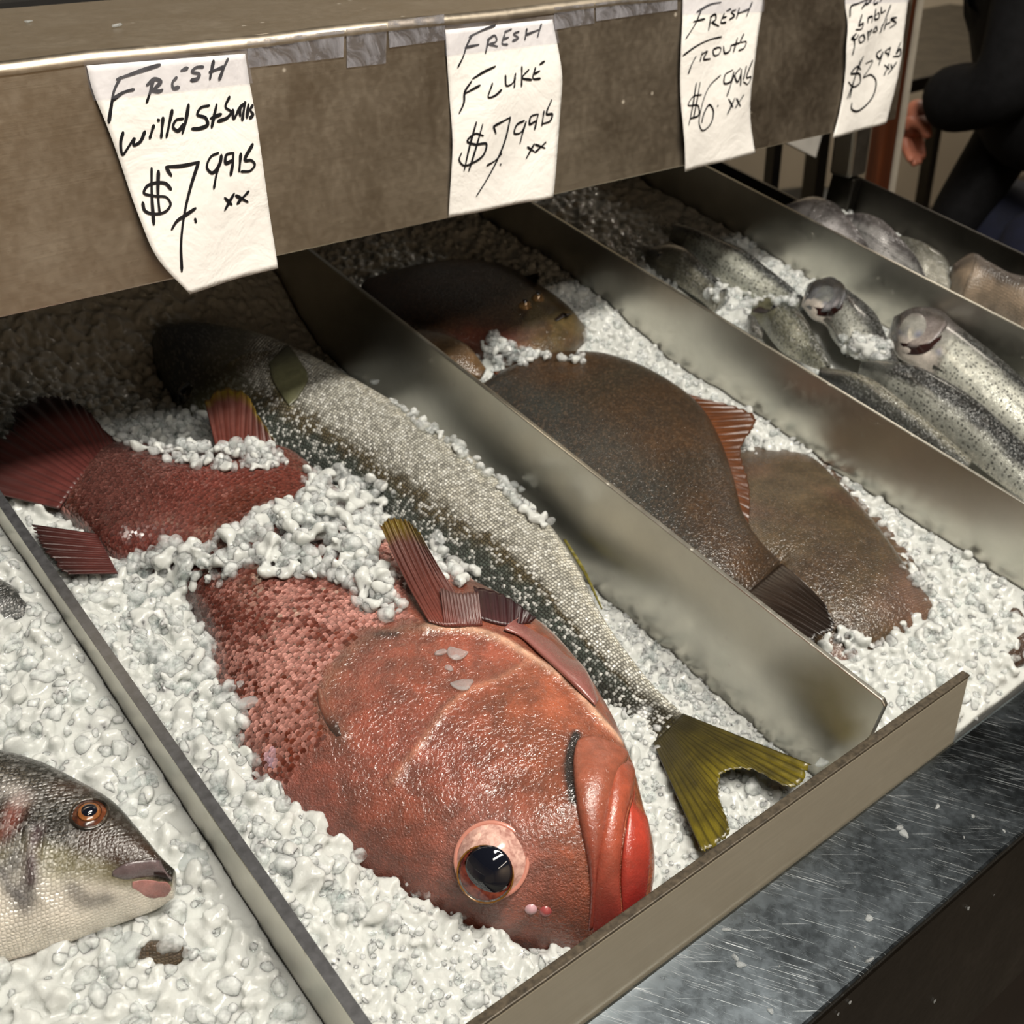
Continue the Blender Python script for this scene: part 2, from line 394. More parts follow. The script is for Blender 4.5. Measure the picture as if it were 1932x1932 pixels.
# ---- labels
PAPER = NT('crumpled_paper')
_co = PAPER.obj()
_a = PAPER.noise(_co, 26, 4, 0.6, 0.6).outputs[0]; _b = PAPER.noise(_co, 90, 3, 0.6).outputs[0]
PAPER.set(Base__Color=PAPER.mix(PAPER.maprange(_b, 0.66, 0.8, 0, 0.25), lin(236, 233, 228), lin(190, 182, 168)), Roughness=0.75,
          Normal=PAPER.bump(PAPER.math('ADD', _a, PAPER.math('MULTIPLY', _b, 0.3)), 0.45, 0.004))
PAPER = PAPER.m
INK = m_plain('black_marker_ink', (0.006, 0.006, 0.008), 0.45, 0, 0.1)
k = NT('clear_tape'); _f = k.noise(k.obj(), 45, 4, 0.7, 0.8).outputs[0]
_tr = k.n('ShaderNodeBsdfTransparent', Color=(0.93, 0.93, 0.95)); _df = k.n('ShaderNodeBsdfPrincipled', Roughness=0.22)
k.put(_df.inputs['Base Color'], lin(158, 156, 160))
_mx = k.n('ShaderNodeMixShader', i0=k.maprange(_f, 0.42, 0.62, 0.10, 0.62), i1=_tr.outputs[0], i2=_df.outputs[0])
k.put(k.out.inputs[0], _mx.outputs[0]); TAPE = k.m

k = NT('label_tape'); _f = k.noise(k.obj(), 30, 3, 0.6, 0.6).outputs[0]
_tr = k.n('ShaderNodeBsdfTransparent', Color=(0.93, 0.93, 0.96)); _df = k.n('ShaderNodeBsdfPrincipled', Roughness=0.25)
k.put(_df.inputs['Base Color'], lin(196, 194, 202))
_mx = k.n('ShaderNodeMixShader', i0=k.maprange(_f, 0.42, 0.62, 0.04, 0.16), i1=_tr.outputs[0], i2=_df.outputs[0])
k.put(k.out.inputs[0], _mx.outputs[0]); TAPE2 = k.m
def catmull(P, n):
    """smooth curve through the rows of P, n samples"""
    P = np.asarray(P, float)
    if len(P) == 2: 
        t = np.linspace(0, 1, n)[:, None]; return P[0] * (1 - t) + P[1] * t
    d = np.linalg.norm(np.diff(P[:, :min(3, P.shape[1])], axis=0), axis=1); d = np.maximum(d, 1e-9)
    k_ = np.concatenate([[0], np.cumsum(d)]); x = np.linspace(0, k_[-1], n)
    s = np.diff(P, axis=0) / d[:, None]
    m = np.empty_like(P); m[0] = s[0]; m[-1] = s[-1]
    m[1:-1] = (s[:-1] * d[1:, None] + s[1:] * d[:-1, None]) / (d[1:] + d[:-1])[:, None]
    i = np.clip(np.searchsorted(k_, x, 'right') - 1, 0, len(d) - 1)
    h = d[i][:, None]; t = ((x - k_[i]) / d[i])[:, None]
    return (2*t**3 - 3*t**2 + 1) * P[i] + (t**3 - 2*t**2 + t) * h * m[i] + (-2*t**3 + 3*t**2) * P[i+1] + (t**3 - t**2) * h * m[i+1]

def label(org, sc, left, right, lines, labeltext, seed, curl, stroke):
    Z = lambda q: (org[0] + q[0] * sc, org[1] + q[1] * sc)
    onf = lambda q: pxy(Z(q), YF)[[0, 2]]
    L = catmull([onf(q) for q in left], 40); Rr = catmull([onf(q) for q in right], 40)
    ctr = (L.mean(0) + Rr.mean(0)) / 2; ztop = max(L[0, 1], Rr[0, 1]); zbot = min(L[-1, 1], Rr[-1, 1])
    def off(a):
        a = np.asarray(a); f = np.clip((ztop - a[..., 1]) / (ztop - zbot), 0, 1); x = a[..., 0] - ctr[0]
        wv = 0.0011 * np.sin(x * 95 + seed + f * 2.2) + 0.0009 * np.sin(f * 9 + seed * 2 + x * 40)
        return 0.0012 + np.clip(f * 3, 0, 1) * (wv + 0.0018) + curl * f ** 2 * (1 + 14 * x * (-1) ** seed)
    def lift(a, extra=0.0):
        a = np.asarray(a); return np.stack([a[..., 0], YF - off(a) - extra, a[..., 1]], -1)
    base = lift(np.array([[ctr[0], ztop]]))[0]
    t = thing('price_label', base, labeltext, 'paper label', None)
    n, m = 40, 26
    g = np.array([[L[i] * (1 - j / (m - 1)) + Rr[i] * (j / (m - 1)) for j in range(m)] for i in range(n)])
    v = lift(g).reshape(-1, 3); vb = v + np.array([0, 0.00035, 0]); N = n * m
    f = [(i*m+j, i*m+j+1, (i+1)*m+j+1, (i+1)*m+j) for i in range(n-1) for j in range(m-1)]
    f2 = [tuple(N + q for q in reversed(a)) for a in f]
    rim = [i*m for i in range(n)] + [(n-1)*m+j for j in range(1, m)] + [i*m+m-1 for i in range(n-2, -1, -1)] + [j for j in range(m-2, 0, -1)]
    f3 = [(rim[i], N + rim[i], N + rim[(i+1) % len(rim)], rim[(i+1) % len(rim)]) for i in range(len(rim))]
    fix_normals(obj('sheet', np.concatenate([v, vb]), f + f2 + f3, PAPER, t))
    # tape over the head of the sheet
    k1 = 6
    tg = g[:k1].copy(); tg[:, 0] -= (tg[:, 1] - tg[:, 0]) * 0.4; tg[:, -1] += (tg[:, -1] - tg[:, -2]) * 0.4
    tg[0, :, 1] += 0.003
    tv = lift(tg, 0.0008).reshape(-1, 3); M_ = len(tv)
    tf = [(i*m+j, i*m+j+1, (i+1)*m+j+1, (i+1)*m+j) for i in range(k1-1) for j in range(m-1)]
    obj('tape', tv, tf, TAPE2, t)
    for word, strokes in lines:
        vv, ff = [], []
        for s in strokes:
            P = [onf(q) for q in s]
            if len(P) == 1: P = [P[0], P[0] + np.array([0.0006, -0.0008])]
            Q = catmull(P, max(8, 7 * len(P)))
            T = np.gradient(Q, axis=0); T /= np.linalg.norm(T, axis=1)[:, None] + 1e-12
            Nn = np.stack([-T[:, 1], T[:, 0]], 1)
            wd = stroke * 0.86 * (0.9 + 0.2 * np.sin(np.linspace(0, 5, len(Q)) + len(s) + P[0][0] * 900))
            wd[0] *= 0.75; wd[-1] *= 0.6
            b0 = len(vv)
            for q, nn, w_ in zip(Q, Nn, wd):
                vv += [q + nn * w_, q - nn * w_]
            ff += [(b0+2*i, b0+2*i+1, b0+2*i+3, b0+2*i+2) for i in range(len(Q)-1)]
            for e, (q, tt, nn, w_) in ((0, (Q[0], -T[0], Nn[0], wd[0])), (1, (Q[-1], T[-1], Nn[-1], wd[-1]))):
                c0 = len(vv); idx = b0 if e == 0 else b0 + 2 * (len(Q) - 1)
                for a in (0.5, 1.0, 1.6, 2.2, 2.65): vv.append(q + nn * w_ * math.cos(a) + tt * w_ * math.sin(a))
                ff.append([idx] + list(range(c0, c0 + 5)) + [idx + 1])
        obj('lettering', lift(np.array(vv), 0.0005), ff, INK, t, smooth=False)
    return t

z7 = 700 / 1932; zq = 400 / 1932
label((0, 0), z7, [(447,340),(470,450),(540,640),(620,860),(700,1100),(785,1320),(950,1508)],
      [(1272,278),(1290,400),(1315,560),(1345,800),(1385,1080),(1410,1260),(1425,1385)], [
 ('fresh', [[(825,335),(760,355),(600,410)],[(620,400),(585,470),(570,540),(553,630)],[(575,515),(640,475),(690,462)],
   [(790,410),(775,470),(755,530)],[(757,440),(800,408),(828,420),(805,450),(780,475)],[(785,470),(830,468),(838,462)],
   [(910,400),(888,430),(892,455),(922,450)],[(935,365),(970,350)],[(1050,345),(1010,350),(990,370),(1030,385),(1020,405),(985,415)],
   [(1105,315),(1095,360),(1085,410)],[(1180,305),(1155,360),(1135,412)],[(1085,372),(1160,345)]]),
 ('wild', [[(628,685),(615,735),(625,798),(660,755),(690,715),(685,750),(715,738),(745,680)],[(790,650),(770,715)],[(812,618)],
   [(838,610),(828,712)],[(885,570),(855,708)],[(970,540),(955,620),(935,690)],[(940,612),(905,620),(890,660),(908,675),(945,640)]]),
 ('striped_bass', [[(1080,545),(1030,560),(1015,590),(1060,610),(1070,640),(1030,662),(985,665)],[(1120,540),(1105,600),(1090,660)],[(1085,612),(1145,590)],
   [(1188,502),(1168,556),(1196,580),(1180,605),(1125,628)],[(1205,570),(1208,615),(1240,558)],[(1242,600),(1242,560),(1272,530)],[(1268,530),(1252,622)],[(1285,540),(1275,610)],[(1305,545),(1294,570),(1306,590),(1290,612)]]),
 ('price', [[(870,975),(850,950),(800,945),(750,965),(735,995),(790,1012),(850,1020),(866,1050),(850,1080),(790,1103),(735,1085),(727,1045)],
   [(778,870),(775,1000),(778,1155)],[(812,885),(806,1000),(810,1105)],[(850,862),(862,885),(876,908)],[(850,862),(930,855),(1015,835)],
   [(1015,835),(970,960),(932,1100),(910,1250),(910,1390)],[(990,1070),(930,1110),(895,1135),(865,1180)],[(986,1125),(990,1140)],
   [(1122,790),(1085,805),(1060,870),(1080,890),(1130,840),(1138,800)],[(1135,825),(1108,900),(1092,970)],[(1197,790),(1165,800),(1160,842),(1197,828)],[(1202,790),(1196,850),(1185,905)],
   [(1240,795),(1230,885)],[(1300,745),(1265,830),(1292,828),(1310,848),(1290,880),(1240,886)]]),
 ('marks', [[(1150,1020),(1190,1058)],[(1202,1000),(1150,1085)],[(1212,1010),(1276,1045)],[(1278,990),(1220,1052)]])],
 'crumpled handwritten label FRESH wild striped bass $7.99 lb with a curled lower corner', 1, 0.006, 0.00125)
label((600, 0), z7, [(658,155),(665,300),(680,500),(690,750),(683,900),(675,1130)], [(1215,100),(1235,240),(1252,400),(1243,600),(1215,850),(1195,1020)], [
 ('fresh', [[(915,130),(850,155),(780,190)],[(795,180),(765,240),(750,290),(722,348)],[(760,245),(830,230)],[(880,200),(862,275)],[(875,205),(915,185),(922,205),(880,230)],[(885,228),(925,240)],
   [(962,180),(950,225),(978,230)],[(955,203),(985,192)],[(965,165),(1000,150)],[(1038,163),(1010,175),(1035,195),(1005,212)],[(1080,150),(1070,205)],[(1155,125),(1135,190)],[(1075,180),(1145,152)]]),
 ('fluke', [[(910,342),(850,372),(795,408)],[(790,420),(755,480),(750,530),(725,588)],[(755,485),(830,440)],[(890,430),(868,502),(900,492),(935,462)],[(960,390),(962,440),(1000,425),(1015,380)],[(1012,400),(1005,450)],
   [(1050,345),(1045,445)],[(1085,360),(1050,400),(1097,412)],[(1118,350),(1105,405),(1140,405)],[(1110,382),(1140,365)],[(1140,332),(1165,315)]]),
 ('price', [[(805,630),(770,760),(745,885)],[(835,640),(800,770),(768,885)],[(838,700),(800,690),(760,730),(795,745),(855,745),(845,790),(790,840),(740,855),(720,825),(732,790)],
   [(890,650),(905,690)],[(895,648),(985,605)],[(985,605),(960,720),(920,820),(860,930),(808,1015)],[(940,795),(905,830),(860,855)],[(935,850)],
   [(1062,625),(1020,650),(1010,690),(1040,690),(1072,640)],[(1072,630),(1055,690),(1042,745)],[(1127,590),(1095,605),(1090,642),(1122,625)],[(1132,590),(1115,670)],
   [(1160,575),(1150,650)],[(1197,515),(1175,590),(1202,590),(1195,618),(1150,642)]]),
 ('marks', [[(1080,762),(1112,785)],[(1112,745),(1072,822)],[(1118,748),(1162,765)],[(1167,735),(1115,788)]])],
 'handwritten label FRESH FLUKE $7.99 lb taped to the shelf face', 2, 0.0015, 0.00100)
label((1232, 0), z7, [(152,-60),(145,80),(132,250),(130,450),(140,700),(150,890)], [(568,-60),(558,60),(530,190),(508,330),(493,480),(515,795)], [
 ('fresh', [[(345,10),(290,20),(215,60)],[(240,45),(210,110),(155,198)],[(195,110),(255,95)],[(290,80),(275,155)],[(285,85),(315,75),(317,95),(290,115)],[(295,115),(335,135)],
   [(362,70),(345,115),(372,115)],[(350,92),(375,85)],[(375,55),(397,45)],[(422,50),(400,60),(415,80),(390,100)],[(440,40),(425,95)],[(505,10),(475,85)],[(430,70),(490,45)]]),
 ('trouts', [[(350,190),(280,205),(200,240),(140,285)],[(205,290),(185,330),(168,380)],[(240,270),(230,315)],[(238,280),(270,265),(250,302),(290,305)],[(330,245),(305,260),(310,285),(340,275),(347,250),(328,245)],
   [(360,240),(365,275),(390,260),(397,235)],[(427,195),(405,270)],[(395,235),(437,220)],[(457,175),(440,215),(467,215),(455,245),(430,260)]]),
 ('price', [[(210,430),(190,540),(165,645)],[(232,425),(210,530),(190,610)],[(237,490),(190,500),(165,540),(220,550),(222,590),(175,612)],
   [(340,390),(280,450),(235,560),(222,640),(240,675),(285,640),(298,570),(280,542),(248,590),(236,635)],[(320,545)],
   [(397,360),(360,390),(355,430),(385,420),(402,370)],[(400,390),(365,495)],[(432,350),(405,390),(415,422),(437,370)],[(437,355),(430,440)],[(462,340),(445,410)],[(495,310),(465,400),(487,395),(470,432),(445,420)]]),
 ('marks', [[(372,510),(392,552)],[(402,505),(365,590)],[(410,508),(432,548)],[(447,490),(405,555)]])],
 'handwritten label FRESH TROUTS $6.99 lb on the shelf face', 4, 0.001, 0.00092)
label((1532, 0), zq, [(300,-160),(295,60),(310,200),(288,430),(285,620),(262,880),(215,1100),(170,1255)], [(885,-160),(850,40),(815,300),(790,500),(755,680),(720,840),(690,980),(660,1120)], [
 ('fresh', [[(475,-5),(400,30),(340,60),(328,150)],[(490,-30),(470,20),(430,75)],[(480,-10),(520,-5),(470,40)],[(560,-30),(540,30),(580,20)],[(640,-40),(600,10)]]),
 ('baby', [[(428,130),(398,230),(432,205),(420,250),(365,266)],[(480,150),(472,205)],[(482,155),(520,148),(512,200)],[(555,80),(545,170),(590,150),(582,112),(556,135)],[(610,62),(610,112),(652,90)],[(697,45),(650,170),(600,300)]]),
 ('porgies', [[(368,300),(330,345),(362,352),(385,310)],[(345,335),(352,400),(335,495)],[(422,310),(390,340),(400,382),(442,350),(428,308)],[(470,280),(480,360)],[(475,292),(512,265),(490,315)],[(552,240),(530,282),(572,272),(560,238)],
   [(622,220),(610,290)],[(665,168),(640,270)],[(648,225),(692,200)],[(747,155),(700,170),(742,205),(690,252)]]),
 ('price', [[(440,510),(390,640),(300,895)],[(412,540),(380,650),(322,890)],[(425,630),(385,600),(330,660),(420,680),(425,740),(355,787),(308,740)],
   [(475,575),(545,555),(500,640),(455,700),(530,680),(565,730),(540,860),(470,960),(380,1010),(335,972),(342,932)],
   [(622,450),(580,490),(600,532),(634,470)],[(634,470),(595,592)],[(692,430),(650,470),(682,492)],[(694,430),(670,512)],[(780,380),(740,482),(772,440),(772,492),(710,512)]]),
 ('marks', [[(640,590),(672,622)],[(674,580),(630,682)],[(690,580),(694,612)],[(737,560),(660,672)]])],
 'narrow handwritten label baby porgies $3.99 lb beside the wooden post', 3, -0.001, 0.0011)

def tape_piece(pts, labeltext):
    v = np.array([pxy(p, YF - 0.0009) for p in pts]); v2 = v + np.array([0, 0.0004, 0])
    o = obj('tape_strip', np.concatenate([v, v2]), [(0, 1, 2, 3), (7, 6, 5, 4)] + [(i, 4 + i, 4 + (i + 1) % 4, (i + 1) % 4) for i in range(4)], TAPE, None, smooth=False)
    return tag(fix_normals(o), labeltext, 'tape')
tape_piece([(466, 76), (650, 57), (648, 108), (470, 128)], 'yellowed old tape stuck beside the wild striped bass label')
tape_piece([(654, 55), (730, 47), (728, 120), (655, 128)], 'torn scrap of dirty tape between the bass and fluke labels')
tape_piece([(732, 40), (838, 27), (840, 76), (735, 90)], 'clear tape strip stuck on the shelf touching the fluke label')
tape_piece([(1046, 14), (1120, 6), (1122, 44), (1047, 56)], 'flaking tape on the shelf just past the fluke label')
tape_piece([(1124, 6), (1278, -12), (1278, 18), (1125, 40)], 'peeling tape on the shelf before the trouts label')

# ------------------------------------------------------------------ fish building kit
def ring_pts(D, V, T, Tb, nm, e=0.85, skew=0.0):
    th = np.linspace(0, 2 * np.pi, nm, endpoint=False)
    t = -np.cos(th); s = np.sin(th)
    mid, h = (D + V) / 2, (V - D) / 2
    hh = np.where(s >= 0, T * np.abs(s) ** e, -Tb * np.abs(s) ** e)
    p = mid[None] + h[None] * t[:, None]
    p[:, 2] += hh
    return p, t, s
def fit_station(Dp, Vp, wd, wv, T, Tb):
    """shift the two edges so that the rounded section, not its flat mid-plane, meets the seen outline"""
    Dt, Vt = np.array(Dp, float), np.array(Vp, float); L = np.linalg.norm(Vt - Dt)
    if L < 1: return px(Dp, wd), px(Vp, wv)
    e = (Vt - Dt) / L; a, b = 0.0, L
    for _ in range(5):
        D, V = px(Dt + e * a, wd), px(Dt + e * b, wv)
        q = (proj(ring_pts(D, V, T, min(Tb, T) * 0.5, 40)[0]) - Dt) @ e
        a = min(max(a - q.min() * 0.9, 0), L * 0.42); b = max(min(b - (q.max() - L) * 0.9, L), L * 0.58)
    return px(Dt + e * a, wd), px(Dt + e * b, wv)
class Body: pass
def body(stations, ns=160, nm=96, e=0.85, tb=0.7, fit=True, disp=None):
    """stations: (D, V, T [, wD, wV]) ; D, V pixels (len 2) or bed points (len 3)"""
    rows = []
    for st in stations:
        D, V, T = st[0], st[1], st[2]; wd, wv = (st[3], st[4]) if len(st) > 3 else (-0.07, -0.06)
        if len(D) == 2 and len(V) == 2 and fit: D, V = fit_station(D, V, wd, wv, T, T * tb)
        else:
            D = px(D, wd) if len(D) == 2 else np.array(D, float); V = px(V, wv) if len(V) == 2 else np.array(V, float)
        rows.append(np.concatenate([(np.asarray(D) + np.asarray(V)) / 2, D, V, [T]]))
    G = catmull(np.array(rows), ns)
    mids = G[:, :3]; slen = np.concatenate([[0], np.cumsum(np.linalg.norm(np.diff(mids, axis=0), axis=1))])
    P = np.zeros((ns, nm, 3)); tt = np.zeros((ns, nm)); ss = np.zeros((ns, nm))
    for i in range(ns):
        p, t, s = ring_pts(G[i, 3:6], G[i, 6:9], max(G[i, 9], 0.0004), max(G[i, 9], 0.0004) * tb, nm, e)
        P[i], tt[i], ss[i] = p, t, s
    B = Body(); B.ns, B.nm = ns, nm
    half = np.linalg.norm(G[:, 6:9] - G[:, 3:6], axis=1) / 2
    S = np.repeat(slen[:, None], nm, 1)
    # girth coordinate follows the rounded surface
    dg = np.linalg.norm(np.diff(np.concatenate([P, P[:, :1]], 1), axis=1), axis=2)
    gy = np.concatenate([np.zeros((ns, 1)), np.cumsum(dg, 1)[:, :-1]], 1)
    gy = np.where(ss >= 0, gy, (gy[:, :1] + dg.sum(1, keepdims=True) - gy))
    B.fc = np.stack([S, gy, ss], -1).reshape(-1, 3)
    B.s = (S / slen[-1]).ravel(); B.t = tt.ravel(); B.top = ss.ravel(); B.len = slen[-1]
    B.P = P.reshape(-1, 3); B.G = G
    hh_ = P[:, :, 2] - (G[:, 5] + G[:, 8])[:, None] / 2 - tt * (G[:, 8] - G[:, 5])[:, None] / 2
    B.q = ((tt * half[:, None] * 0.62 + hh_ * 0.78) / np.sqrt((0.62 * half) ** 2 + (0.78 * np.maximum(G[:, 9], .0004)) ** 2)[:, None]).ravel()   # flank coordinate, back to belly over the rounded side
    f = []
    for i in range(ns - 1):
        for j in range(nm):
            a, b = i * nm + j, i * nm + (j + 1) % nm
            f.append((a, a + nm, b + nm, b))
    f.append(list(range(nm))); f.append([(ns - 1) * nm + j for j in range(nm)][::-1])
    B.F = f
    B.bvh = BVHTree.FromPolygons([Vector(p) for p in B.P], [tuple(q) for q in f[:-2]])
    return B
def rebvh(B): B.bvh = BVHTree.FromPolygons([Vector(p) for p in B.P], [tuple(q) for q in B.F[:-2]])
def hit(B, p, fallback=-0.03):
    loc, nor, idx, d = B.bvh.ray_cast(Vector(EYE), Vector(ray(p)))
    if loc is None:
        q = px(p, fallback); l2, nor, idx, d = B.bvh.find_nearest(Vector(q))
        return np.array(l2) * 0.65 + np.array(q) * 0.35, np.array([0, 0, 1.0])
    nor = np.array(nor)
    if nor @ ray(p) > 0: nor = -nor
    return np.array(loc), nor
def seg_dist(P, L):
    L = np.asarray(L); d = np.full(len(P), 1e9); arc = np.zeros(len(P))
    for i in range(len(L) - 1):
        a, b = L[i], L[i + 1]; ab = b - a
        t = np.clip(((P - a) @ ab) / (ab @ ab + 1e-12), 0, 1)
        q = np.linalg.norm(P - (a + t[:, None] * ab), axis=1)
        m = q < d; d[m] = q[m]; arc[m] = (i + t[m]) / (len(L) - 1)
    return d, arc
def ss_(x, a, b):
    t = np.clip((x - a) / (b - a + 1e-12), 0, 1); return t * t * (3 - 2 * t)
def mixc(c, d, f):
    return c * (1 - f[:, None]) + np.asarray(d)[None] * f[:, None]
def vnoise(P, scale, seed=0):
    r = np.random.default_rng(seed); out = 0
    for k_ in range(6):
        d = r.normal(size=3); d /= np.linalg.norm(d)
        out = out + np.sin(P @ d * scale * (0.7 + 0.35 * k_) + r.uniform(0, 6.28))
    return out / 6
FISH = []
def finish(B, name, mat, parent, col, sk=None, silver=None, pname='body', solid=True):
    n = len(B.P)
    at = {'fc': ('FLOAT_VECTOR', B.fc), 'col': ('FLOAT_COLOR', np.clip(col, 0, 1)), 'sk': ('FLOAT', np.ones(n) if sk is None else sk),
          'silver': ('FLOAT', np.zeros(n) if silver is None else silver)}
    o = fix_normals(obj(pname, b2w(B.P), B.F, mat, parent, attrs=at))
    if solid: FISH.append(B)
    return o
def flatattrs(n, fc, col):
    return {'fc': ('FLOAT_VECTOR', fc), 'col': ('FLOAT_COLOR', np.tile(col, (n, 1)) if np.ndim(col) == 1 else col), 'sk': ('FLOAT', np.zeros(n)), 'silver': ('FLOAT', np.zeros(n))}
def fin(name, base, outer, mat, parent, nx=60, ny=18, th=0.0006, rip=0.0006, nray=24, ragged=0.03, sag=0.0, seed=1):
    """thin rayed fin between two bed-space polylines"""
    A, O = catmull(base, nx), catmull(outer, nx)
    r = np.random.default_rng(seed)
    rag = 1 - ragged * r.random(nx) * (r.random(nx) > 0.3)
    x = np.linspace(0, 1, nx); up = np.array([0, 0, 1.0])
    V, fc = [], []
    for side in (1, -1):
        for i in range(nx):
            for j in range(ny):
                y = j / (ny - 1)
                p = A[i] * (1 - y * rag[i]) + O[i] * y * rag[i]
                p = p + up * (rip * math.cos(math.pi * 2 * nray * x[i] / 2) * y + sag * math.sin(math.pi * y) + side * th * (1.1 - 0.8 * y))
                V.append(p); fc.append((x[i], y, 0))
    V = np.array(V)
    if parent.name.startswith('red_grouper'): V[:, 0] = np.maximum(V[:, 0], 0.1530)     # stays inside its bin
    if parent.name.startswith('fluke'): V[:, 0] = np.clip(V[:, 0], 0.5232, 0.7808)
    N = nx * ny; f = []
    for i in range(nx - 1):
        for j in range(ny - 1):
            a = i * ny + j; f.append((a, a + ny, a + ny + 1, a + 1)); f.append((N + a, N + a + 1, N + a + ny + 1, N + a + ny))
    rim = [i * ny for i in range(nx)] + [(nx-1)*ny + j for j in range(1, ny)] + [i * ny + ny - 1 for i in range(nx - 2, -1, -1)] + [j for j in range(ny - 2, 0, -1)]
    f += [(rim[i], rim[(i+1) % len(rim)], N + rim[(i+1) % len(rim)], N + rim[i]) for i in range(len(rim))]
    return fix_normals(obj(name, b2w(np.array(V)), f, mat, parent, attrs={'fc': ('FLOAT_VECTOR', fc)}))
def patch(B, name, stations, mat, parent, lift=0.0, ns=40, nm=36, tb=0.6, col=None, e=0.8, fall=-0.03, wts=None):
    """rounded plate lying on a body; stations (Dpx, Vpx, T)"""
    st = [(tuple(hit(B, d, fall)[0] + np.array([0, 0, lift])), tuple(hit(B, v, fall)[0] + np.array([0, 0, lift])), T) for d, v, T in stations]
    Q = body(st, ns, nm, e, tb, fit=False)
    if parent.name.startswith('red_grouper'): behind_plate(Q.P)
    n = len(Q.P); c = np.tile(col if col is not None else (0.3, 0.1, 0.08), (n, 1)) if not callable(col) else col(Q)
    o = fix_normals(obj(name, b2w(Q.P), Q.F, mat, parent, attrs={'fc': ('FLOAT_VECTOR', Q.fc), 'col': ('FLOAT_COLOR', c), 'sk': ('FLOAT', np.zeros(n)), 'silver': ('FLOAT', np.zeros(n))}))
    return o, Q
def dome(name, c, nor, R, h, mat, parent, n=28, m=10, ex=1.0, rot=None):
    nor = np.asarray(nor) / np.linalg.norm(nor); a = np.cross(nor, [0.3, 1, 0.2]); a /= np.linalg.norm(a); b = np.cross(nor, a)
    V = [c + nor * h]; f = []
    for i in range(1, m + 1):
        r = i / m
        for j in range(n):
            q = 2 * math.pi * j / n
            V.append(c + (a * math.cos(q) * ex + b * math.sin(q)) * R * r + nor * h * (1 - r * r))
    f += [(0, 1 + j, 1 + (j + 1) % n) for j in range(n)]
    for i in range(m - 1):
        for j in range(n):
            k_ = 1 + i * n; f.append((k_ + j, k_ + n + j, k_ + n + (j + 1) % n, k_ + (j + 1) % n))
    # flat underside
    f.append([1 + (m - 1) * n + j for j in range(n)])
    o = fix_normals(obj(name, b2w(np.array(V)), f, mat, parent)); return o
def torus(name, c, nor, R, r, mat, parent, n=36, m=10, ex=1.0):
    nor = np.asarray(nor) / np.linalg.norm(nor); a = np.cross(nor, [0.3, 1, 0.2]); a /= np.linalg.norm(a); b = np.cross(nor, a)
    V, f = [], []
    for i in range(n):
        q = 2 * math.pi * i / n; d = a * math.cos(q) * ex + b * math.sin(q)
        for j in range(m):
            s = 2 * math.pi * j / m; V.append(c + d * (R + r * math.cos(s)) + nor * r * 0.8 * math.sin(s))
    f = [(i*m+j, ((i+1) % n)*m+j, ((i+1) % n)*m+(j+1) % m, i*m+(j+1) % m) for i in range(n) for j in range(m)]
    return fix_normals(obj(name, b2w(np.array(V)), f, mat, parent))
def hitpx_r(c, pixels): return pixels * np.linalg.norm(c - EYE) / F
def pxl(L, w): return [px(p, w) for p in L]

PUPIL = NT('wet_pupil'); PUPIL.set(Base__Color=(0.006, 0.007, 0.012), Roughness=0.06, Coat__Weight=1.0, Coat__Roughness=0.03); PUPIL = PUPIL.m
def m_eye(name, c1, c2, rough=0.18, metal=0.3):
    k = NT(name); f = k.noise(k.obj(), 180, 4, 0.6, 0.8).outputs[0]
    k.set(Base__Color=k.mix(k.maprange(f, 0.35, 0.65, 0, 1), c1, c2), Roughness=rough, Metallic=metal, Coat__Weight=0.8, Coat__Roughness=0.05); return k.m
MOUTHM = m_plain('dark_red_gill', lin(34, 9, 7), 0.3, 0, 0.4, 150, coat=0.5)

# ================================================================== red grouper
GSKIN = m_skin('red_grouper_skin', scale=0.0042, aspect=(0.8, 1.0), cell=0.22, edge=0.3, bump=0.7, rough=0.38, coat=1.0, mottle=0.5, mscale=75, fine=1.8,
               light=tuple(lin(214, 150, 140)), wet=1.0)
gst = [((1140,1845),(1205,1800),.014,-.095,-.075),((1060,1825),(1246,1660),.040,-.09,-.056),((930,1796),(1228,1530),.058,-.085,-.05),((760,1728),(1182,1400),.062,-.08,-.05),
       ((610,1655),(1105,1275),.064,-.075,-.05),((490,1565),(1000,1178),.064,-.072,-.05),((432,1460),(880,1110),.062,-.07,-.055),((402,1340),(770,1050),.058,-.065,-.06),
       ((380,1225),(690,985),.054,-.06,-.06),((335,1135),(620,920),.046,-.055,-.06),((262,1090),(545,868),.040,-.05,-.06),((200,1055),(420,872),.033,-.045,-.06),
       ((158,1008),(300,850),.024,-.040,-.050),((112,968),(225,832),.014,-.036,-.044),((70,932),(178,800),.003,-.030,-.034)]
B = body(gst, 420, 220, e=0.75, tb=0.55)
gr = thing('red_grouper', b2w(px((700, 1400), -0.11)), 'large red grouper with thick lips and a big eye, half buried in crushed ice', 'fish')
H = lambda L: np.array([hit(B, p)[0] for p in L])
P0 = B.P.copy()
oper = H([(800,1186),(740,1192),(685,1212),(640,1258),(610,1315),(618,1362),(645,1392)])
pre = H([(1000,1250),(944,1279),(875,1308),(825,1360),(790,1410),(738,1475)])
skirt = H([(805,1187),(862,1186),(910,1195),(962,1216),(1017,1252),(1071,1290),(1120,1345),(1170,1400)])
slit = H([(1088,1385),(1076,1420),(1074,1465),(1082,1510)])
cheek = H([(700,1460),(760,1540),(850,1580)])
eyec, eyen = hit(B, (928, 1622))
top = B.top > -0.05
d_op, a_op = seg_dist(P0, catmull(oper, 24)); d_pre, _ = seg_dist(P0, catmull(pre, 24)); d_sk, _ = seg_dist(P0, catmull(skirt, 24)); d_sl, _ = seg_dist(P0, catmull(slit, 12))
d_ey = np.linalg.norm(P0 - eyec, axis=1)
